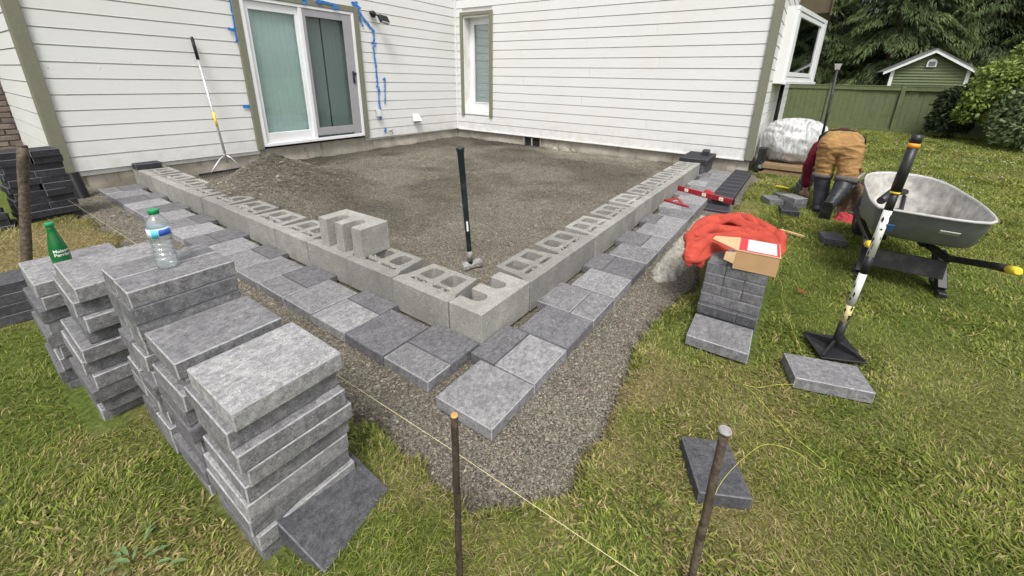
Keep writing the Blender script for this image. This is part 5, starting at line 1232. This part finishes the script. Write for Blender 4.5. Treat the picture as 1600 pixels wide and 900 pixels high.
for k, (x_, y_, z_, sx) in enumerate(((5.80, 2.62, .02, .10), (5.81, 2.45, .02, .06), (5.80, 2.86, .02, .08))):
    m = MB(); g = random.Random(k); m.rings([[(x_+sx*.5*g.uniform(.7, 1.1)*math.cos(a_), y_+sx*g.uniform(.8, 1.1)*math.sin(a_), z_) for a_ in [j*PI/4 for j in range(8)]], [(x_+sx*.3*math.cos(a_), y_+sx*.6*math.sin(a_), z_+g.uniform(.03, .06)) for a_ in [j*PI/4 for j in range(8)]]], True, True, False)
    o = m.build('rubble', M_FND); tag(o, 'pale chunk of rubble lying against the foundation near the vent', 'rubble', 'rubble by the vent')

# ------------------------------------------------------------------ bent-over worker
person = wroot('person', (4.1, -1.5, .03), 'person in tan work trousers bending over with their back turned', 'person')
V3 = Vector
caps = []   # p0, r0, p1, r1, material index (0 trousers, 1 shirt, 2 boots, 3 skin)
def cap(a, ra, b, rb, m): caps.append((V3(a), ra, V3(b), rb, m))
PEL = V3((4.13, -1.515, .76))
cap((4.10, -1.435, .745), .118, (4.10, -1.595, .745), .120, 0)
cap((4.17, -1.44, .79), .108, (4.17, -1.59, .79), .108, 0)
# left leg: planted
cap((4.10, -1.425, .72), .105, (4.12, -1.425, .42), .080, 0); cap((4.12, -1.425, .42), .080, (4.10, -1.445, .30), .074, 2); cap((4.10, -1.445, .30), .072, (4.06, -1.455, .10), .056, 2)
cap((4.03, -1.455, .065), .045, (4.20, -1.45, .055), .043, 2)
# right leg: stepped back on its toes
cap((4.09, -1.605, .72), .112, (4.02, -1.625, .43), .086, 0); cap((4.02, -1.625, .42), .084, (3.93, -1.60, .32), .076, 2); cap((3.93, -1.60, .32), .072, (3.80, -1.53, .17), .054, 2)
cap((3.775, -1.52, .155), .046, (3.80, -1.515, .075), .045, 2)
# torso forward and down
cap((4.26, -1.445, .80), .110, (4.26, -1.585, .80), .110, 1); cap((4.26, -1.515, .80), .126, (4.62, -1.50, .68), .150, 1); cap((4.62, -1.40, .67), .10, (4.62, -1.60, .66), .10, 1)
cap((4.62, -1.36, .66), .07, (4.62, -1.66, .65), .07, 1)
cap((4.72, -1.50, .60), .055, (4.80, -1.49, .53), .052, 3); cap((4.85, -1.485, .47), .088, (4.89, -1.485, .40), .075, 3); cap((4.95, -1.485, .43), .014, (4.965, -1.485, .41), .012, 3)
cap((4.85, -1.395, .46), .018, (4.85, -1.395, .44), .016, 3); cap((4.85, -1.575, .46), .018, (4.85, -1.575, .44), .016, 3)
# arms
cap((4.60, -1.34, .66), .062, (4.45, -1.285, .46), .05, 1); cap((4.45, -1.285, .46), .05, (4.45, -1.305, .24), .040, 1); cap((4.45, -1.305, .24), .030, (4.47, -1.315, .17), .026, 3)
cap((4.60, -1.66, .65), .062, (4.62, -1.74, .44), .048, 1); cap((4.62, -1.74, .44), .048, (4.74, -1.70, .25), .038, 1); cap((4.74, -1.70, .25), .029, (4.77, -1.68, .19), .026, 3)
def hand(w_, dirv, side, curl=.5):
    w_ = V3(w_); d = V3(dirv).normalized(); s_ = V3(side).normalized(); n_ = d.cross(s_)
    cap(w_, .025, w_+d*.05, .024, 3); cap(w_+d*.03+s_*.022, .018, w_+d*.07+s_*.026, .014, 3); cap(w_+d*.03-s_*.022, .018, w_+d*.07-s_*.026, .014, 3)
    for k, (o_, L) in enumerate(((.031, .062), (.0105, .072), (-.0105, .068), (-.031, .052))):
        a_ = w_+d*.072+s_*o_; b_ = a_+(d*.8+n_*curl*.5).normalized()*L*.5; c_ = b_+(d*.45+n_*curl*1.3).normalized()*L*.5
        cap(a_, .0095, b_, .009, 3); cap(b_, .009, c_, .0078, 3)
    a_ = w_+d*.02+s_*.026; b_ = a_+(d*.6+s_*.8).normalized()*.035; cap(a_, .0115, b_, .0105, 3); cap(b_, .0105, b_+(d*.9+s_*.2+n_*.4).normalized()*.028, .0088, 3)
hand((4.475, -1.317, .16), (.25, -.1, -.9), (.3, 1, 0)); hand((4.78, -1.675, .18), (.3, .2, -.9), (.3, -1, 0))
pm = MB()
for a_, ra, b_, rb, mi in caps:
    d = (b_-a_); L = max(d.length, 1e-4); d = d/L if L > 1e-3 else V3((0, 0, 1)); pts, rs = [], []
    for k in range(7): t = -1+k/6; an = t*PI/2; pts.append(a_+d*ra*math.sin(an)); rs.append(max(1e-4, ra*math.cos(an)))
    for k in range(7): an = k/6*PI/2; pts.append(b_+d*rb*math.sin(an)); rs.append(max(1e-4, rb*math.cos(an)))
    pm.tube(pts, rs, 14)
tmp = pm.build('body', M_PANT)
rm = tmp.modifiers.new('r', 'REMESH'); rm.mode = 'VOXEL'; rm.voxel_size = .0085
sm2 = tmp.modifiers.new('s', 'SMOOTH'); sm2.factor = .5; sm2.iterations = 5
dg = bpy.context.evaluated_depsgraph_get(); dg.update()
me = bpy.data.meshes.new_from_object(tmp.evaluated_get(dg)); bpy.data.objects.remove(tmp); me.name = 'body'
nv_ = len(me.vertices); co = np.empty(nv_*3, np.float32); me.vertices.foreach_get('co', co); co = co.reshape(-1, 3).astype(float)
nrm = np.empty(nv_*3, np.float32); me.vertices.foreach_get('normal', nrm); nrm = nrm.reshape(-1, 3)
best = np.full(nv_, 1e9); mid = np.zeros(nv_, int)
for a_, ra, b_, rb, mi in caps:
    A_1 = np.array(a_); e = np.array(b_)-A_1; t = np.clip(((co-A_1)@e)/(e@e+1e-12), 0, 1); dd = np.linalg.norm(co-A_1-t[:, None]*e, axis=1)-(ra+(rb-ra)*t)
    k = dd < best; best[k] = dd[k]; mid[k] = mi
cl = (mid == 0)*.020+(mid == 1)*.012+(mid == 2)*.005
fold = (1-np.abs(2*fbm(co[:, 0]*5+co[:, 2]*5, co[:, 1]*6, co[:, 2]*15, s=95)-1))**2-.5
co = co+nrm*(cl*fold)[:, None]
me.vertices.foreach_set('co', co.astype(np.float32).ravel()); me.polygons.foreach_set('use_smooth', np.ones(len(me.polygons), bool))
me.materials.clear()
for m_ in (M_PANT, M_SHIRT, M_BOOT, M_SKIN): me.materials.append(m_)
pv = np.array([p_.vertices[0] for p_ in me.polygons]); me.polygons.foreach_set('material_index', mid[pv].astype(np.int32)); me.update()
link('body', me, None, person)
def loop_band(c, n, r1, r2, w_, th, name, mat, k=28):
    c = V3(c); n = V3(n).normalized(); u_ = n.cross(V3((0, 1, 0))).normalized(); v_ = n.cross(u_)
    R4 = [[c+n*h+(u_*r1*math.cos(2*PI*i/k)+v_*r2*math.sin(2*PI*i/k))*s_ for i in range(k)] for h, s_ in ((-w_/2, 1-th*.5), (-w_/2, 1+th), (w_/2, 1+th), (w_/2, 1-th*.5))]
    return MB().rings(R4, False, False, True).build(name, mat, person)
loop_band((4.215, -1.515, .80), (.80, 0, .35), .118, .196, .034, .05, 'belt', M_BELT)
loop_band((4.12, -1.425, .425), (0, 0, 1), .088, .090, .045, .06, 'knee_strap', M_CUFF); loop_band((4.015, -1.625, .425), (.25, -.05, 1), .096, .098, .055, .06, 'knee_strap', M_CUFF)
sole = [(-.105, 0), (-.10, .035), (-.05, .048), (.03, .047), (.09, .05), (.135, .035), (.145, 0)]; sole = sole+[(x_, -y_) for x_, y_ in sole[::-1] if abs(y_) > 0]
fd, fs = V3((.22, 0, -.97)).normalized(), V3((0, 1, 0)); fn = fd.cross(fs)
R5 = [[V3((3.735, -1.515, .135))+fd*x_+fs*y_+fn*h for x_, y_ in sole] for h in (-.012, .016)]
MB().rings(R5, True, True, False).build('boot_sole', M_BLACK, person, .004)
R5 = [[V3((4.10, -1.452, .025))+V3((1, 0, 0))*x_+fs*y_+V3((0, 0, 1))*h for x_, y_ in sole] for h in (-.012, .014)]
MB().rings(R5, True, True, False).build('boot_sole', M_BLACK, person, .004)
hr = [[(4.845+r_*math.cos(a_)*1.0, -1.485+r_*math.sin(a_), z_) for a_ in [k*PI/8 for k in range(16)]] for r_, z_ in ((.02, .575), (.062, .565), (.088, .53), (.098, .48), (.094, .44))]
MB().rings(hr, True, True, True).build('hair', M_HAIR, person)
for sy in (-.03, .03): MB().lathe([(.002, -.011), (.009, -.006), (.011, 0), (.009, .006), (.002, .011)], 10, (4.957, -1.485+sy, .445)).build('eye', M_INK, person)
MB().bar((4.945, -1.507, .365), (4.945, -1.463, .365), .008, .007).build('mouth', M_REDCL, person)

# ------------------------------------------------------------------ loose gravel
cam_xy = np.array([-1.4, -1.16])
def scatter(n, x0, x1, y0, y1, dens, g):
    P = np.stack([g.uniform(x0, x1, n), g.uniform(y0, y1, n)], 1); return P[g.uniform(0, 1, n) < dens(P[:, 0], P[:, 1])]
g = np.random.default_rng(17)
def gd(x, y):
    d = np.hypot(x-cam_xy[0], y-cam_xy[1]); k = np.clip((2.6/d)**1.6, .12, 1)*np.where(gravel_mask(x, y) > .5, 1, .05*(np.minimum(np.abs(x+.67)+9*(y < -.9), np.abs(y+.73)+9*(x < -.85)) < .16))
    onp = ((x > -.37) & (x < .0) & (y > .01)) | ((y > -.385) & (y < .0) & (x > -.41))
    return k*(1-.93*onp)*(~((x > 0) & (x < .08) & (y > 0)))*(~((y > 0) & (y < .08) & (x > 0)))*np.where((x < .3) | (y < .3), np.where((x > 0) & (y > 0) & ~((y > 2.8) & (y < 4.4)), .05, 1), 1)
P = scatter(800000, -.95, 5.95, -1.0, 5.65, gd, g)
n = len(P); z = np.maximum(grav_z(P[:, 0], P[:, 1]), lawn_z(P[:, 0], P[:, 1])+.004); d = np.hypot(P[:, 0]-cam_xy[0], P[:, 1]-cam_xy[1])
s = (g.uniform(0, 1, n)**2.8*.0058+.0021)*(1+.5*sstep(.8, .3, np.hypot((P[:, 0]-.8)/1.2, (P[:, 1]-3.6)/1.2)))*(1+.12*np.clip(d-2.5, 0, 4)); s = np.where(g.uniform(0, 1, n) < .012, s*1.9, s)
base = np.array([(1,0,0),(0,1,0),(-1,0,0),(0,-1,0),(0,0,1),(0,0,-1)], float)
V = base[None]*g.uniform(.55, 1.25, (n, 6, 1))+g.normal(0, .16, (n, 6, 3)); V[:, :, 2] *= .72
an = g.uniform(0, 2*PI, n); ca, sa = np.cos(an), np.sin(an)
X = V[:, :, 0]*ca[:, None]-V[:, :, 1]*sa[:, None]; Y = V[:, :, 0]*sa[:, None]+V[:, :, 1]*ca[:, None]
V = np.stack([X, Y, V[:, :, 2]], -1)*s[:, None, None]; V[:, :, 0] += P[:, 0, None]; V[:, :, 1] += P[:, 1, None]; V[:, :, 2] += (z+s*.15)[:, None]
tri = np.array([(0,1,4),(1,2,4),(2,3,4),(3,0,4),(1,0,5),(2,1,5),(3,2,5),(0,3,5)])
F = (np.arange(n)*5)[:, None, None]+tri[None, :4]
dk = fbm(P[:, 0]*1.2, P[:, 1]*1.2, s=23)
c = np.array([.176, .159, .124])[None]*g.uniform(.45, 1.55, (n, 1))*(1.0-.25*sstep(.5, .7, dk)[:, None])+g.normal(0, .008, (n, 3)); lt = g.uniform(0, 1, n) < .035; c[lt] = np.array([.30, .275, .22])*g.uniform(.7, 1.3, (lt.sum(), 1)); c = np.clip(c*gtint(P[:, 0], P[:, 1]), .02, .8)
o = bulk('loose_gravel', V[:, :5].reshape(-1, 3), None, F.reshape(-1, 3), mat=M_STONE, col=np.repeat(c, 5, 0)); tag(o, 'crushed gravel stones covering the trench and the patio bed', 'gravel', kind='stuff')
print('stones', n)
# ------------------------------------------------------------------ grass
FOOT = [(-1.16,-.80,-.16,.80), (-1.32,-.88,.84,1.64), (.66,2.0,-1.19,-.83), (-1.05,-.83,4.45,4.8), (-1.5,-1.26,2.2,2.46), (6.0,7.0,-1.48,-.68), (4.0,4.3,-1.3,-.9), (4.78,5.1,-1.45,-1.2), (4.74,5.16,-2.0,-1.6), (-1.3,-1.05,4.35,4.65)]
def rot_in(x, y, pts):
    r_ = np.ones(x.shape, bool); n_ = len(pts); sgn = None
    A2_ = sum(pts[i][0]*pts[(i+1) % n_][1]-pts[(i+1) % n_][0]*pts[i][1] for i in range(n_)); s_ = 1 if A2_ > 0 else -1
    for i in range(n_):
        a_, b_ = pts[i], pts[(i+1) % n_]; r_ &= s_*((b_[0]-a_[0])*(y-a_[1])-(b_[1]-a_[1])*(x-a_[0])) > 0
    return r_
QF = [[(.805, -1.289), (.627, -1.367), (.711, -1.656), (.896, -1.587)], [(-.012, -1.012), (-.219, -1.111), (-.155, -1.25), (.067, -1.162)]]
def lawn_ok(x, y):
    m_ = gravel_mask(x, y) < .45
    m_ &= ~((x > 5.9) & (y > -.60)); m_ &= ~((x > -.6) & (y > 5.4)); m_ &= ~((x > 1.3) & (x < 3.3) & (y > -.72) & (y < -.36)); m_ &= ~((x > 3.4) & (x < 5.95) & (y > -.66) & (y < -.3))
    for a_, b_, c_, d_ in FOOT: m_ &= ~((x > a_) & (x < b_) & (y > c_) & (y < d_))
    for q_ in QF: m_ &= ~rot_in(x, y, q_)
    return m_
g = np.random.default_rng(29)
def ld(x, y):
    d = np.hypot(x-cam_xy[0], y-cam_xy[1]); return np.clip((1.75/np.maximum(d, .3))**1.75, .0, 1)*lawn_ok(x, y)
near = scatter(2200000, -3.0, 3.2, -3.4, 4.6, lambda x, y: ld(x, y)*.58, g)
mid_ = scatter(430000, 3.2, 8.5, -4.5, -.5, lambda x, y: ld(x, y)*3.2, g)
far_ = scatter(230000, 8.5, 16, -7, 1.0, lambda x, y: .40*lawn_ok(x, y), g)
# keep only what lies ahead of the camera, with a margin for a step aside
P = np.concatenate([near, mid_, far_])
rel = P-(cam_xy-1.2*np.array([math.cos(YAW), math.sin(YAW)])); ang = np.arctan2(rel[:, 1], rel[:, 0])-YAW
P = P[np.abs(ang) < R(60)]; n = len(P); 
d = np.hypot(P[:, 0]-cam_xy[0], P[:, 1]-cam_xy[1])
far_s = np.clip(d/3.0, 1, 4.2)
dr = dryness(P[:, 0], P[:, 1]); tall = fbm(P[:, 0]*2.3, P[:, 1]*2.3, s=55)
L = (g.uniform(.014, .038, n)+.018*sstep(.5, .8, tall))*np.clip(far_s**.45, 1, 1.6)*(1-.25*dr); W = g.uniform(.0017, .0038, n)*far_s**.8
an = np.where(g.uniform(0, 1, n) < .45, g.uniform(0, 2*PI, n), g.normal(0, .8, n)+fbm(P[:, 0]*2.6, P[:, 1]*2.6, s=56)*2*PI*2); ln = g.uniform(.25, 1.15, n)+.35*dr
D = np.stack([np.cos(an)*ln, np.sin(an)*ln, np.ones(n)], 1); D /= np.linalg.norm(D, axis=1, keepdims=True)
sa_ = an+PI/2+g.normal(0, .5, n); S = np.stack([np.cos(sa_), np.sin(sa_), np.zeros(n)], 1)
B = np.stack([P[:, 0], P[:, 1], lawn_z(P[:, 0], P[:, 1])-.003], 1)
M1 = B+D*(L*.55)[:, None]; T1 = B+D*L[:, None]+np.stack([np.cos(an)*L*.28, np.sin(an)*L*.28, -L*.16], 1)
clov = (g.uniform(0, 1, n) < .5*sstep(.5, .66, fbm(P[:, 0]*2.1+7, P[:, 1]*2.1, s=58)))&(dr < .6); W = np.where(clov, W*2.6, W); Wv = S*W[:, None]*.5
V = np.stack([B-Wv, B+Wv, M1+Wv*.85, M1-Wv*.85, T1], 1).reshape(-1, 3)
i5 = np.arange(n)*5; Q = np.stack([i5, i5+1, i5+2, i5+3], 1); TR = np.stack([i5+3, i5+2, i5+4], 1)
hue = fbm(P[:, 0]*3, P[:, 1]*3, s=57)[:, None]; r_ = g.uniform(0, 1, (n, 1))
yel = (g.uniform(0, 1, (n, 1)) < .18)
green = np.array([.195, .240, .048])*(.36+1.2*r_)+np.array([.05, .035, .0])*(hue-.4)
straw = np.array([.42, .345, .165])*(.6+.7*r_)
green = np.where(yel, green*np.array([1.45, 1.3, 1.2]), green); isd = (g.uniform(0, 1, n) < .13+.62*dr)[:, None]; c = np.where(isd, straw, green)
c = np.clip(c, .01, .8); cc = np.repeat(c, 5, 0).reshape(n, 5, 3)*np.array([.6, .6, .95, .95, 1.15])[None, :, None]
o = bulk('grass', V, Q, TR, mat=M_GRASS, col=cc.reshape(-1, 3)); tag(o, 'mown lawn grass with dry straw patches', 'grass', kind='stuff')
# white clover heads on the far lawn
g = np.random.default_rng(31); k = 150; cx = g.uniform(5.5, 12.5, k); cy = -1.7-g.uniform(0, 1, k)**.8*(cx-2.5)*.42; ok = lawn_ok(cx, cy); cx, cy = cx[ok], cy[ok]; k = len(cx)
s = g.uniform(.007, .013, k); Vc = base[None]*s[:, None, None]*g.uniform(.7, 1.2, (k, 6, 1)); Vc[:, :, 0] += cx[:, None]; Vc[:, :, 1] += cy[:, None]; Vc[:, :, 2] += .07
o = bulk('clover_flowers', Vc.reshape(-1, 3), None, ((np.arange(k)*6)[:, None, None]+tri[None]).reshape(-1, 3), mat=M_LEAF, col=np.full((k*6, 3), .62)); tag(o, 'tiny white clover flowers dotted over the far lawn', 'clover', kind='stuff')
# broad-leaved weeds
def weed(x, y, n_, L0, label, seed):
    root = wroot('broadleaf_weed', (x, y, .02), label, 'weed'); g_ = np.random.default_rng(seed)
    for i_ in range(n_):
        a_ = g_.uniform(0, 2*PI); r0 = abs(g_.normal(0, .05)); px, py = x+r0*math.cos(a_)*.8, y+r0*math.sin(a_)*1.5; L_ = L0*g_.uniform(.6, 1.25); w_ = L_*g_.uniform(.16, .28); d_ = V3((math.cos(a_), math.sin(a_), 0)); s_ = V3((-d_.y, d_.x, 0)); v_ = []
        for t_ in (0, .2, .4, .6, .8, 1):
            ww = w_*math.sin(PI*(.12+.85*t_))*(1+.25*((int(t_*5) % 2)*2-1)); zc = .045+L_*(.42*t_-.5*t_*t_)
            c_ = V3((px, py, zc))+d_*L_*t_
            v_ += [c_-s_*ww*.5+V3((0, 0, ww*.18)), c_, c_+s_*ww*.5+V3((0, 0, ww*.18))]
        f_ = [(r*3+q_, r*3+q_+1, r*3+q_+4, r*3+q_+3) for r in range(5) for q_ in (0, 1)]
        MB().add(v_, f_, True).build('leaf', M_WEED, root)
M_WEED = m_plain('weed_leaf', (.13, .20, .075), .5, .25, 40, .3, spec=.3)
weed(-1.50, .02, 44, .055, 'sprawling broad leaved weed in the dry grass beside the slab stacks', 1)
weed(-1.36, .16, 20, .045, 'smaller broad leaved weed close to the slab stack foot', 2)
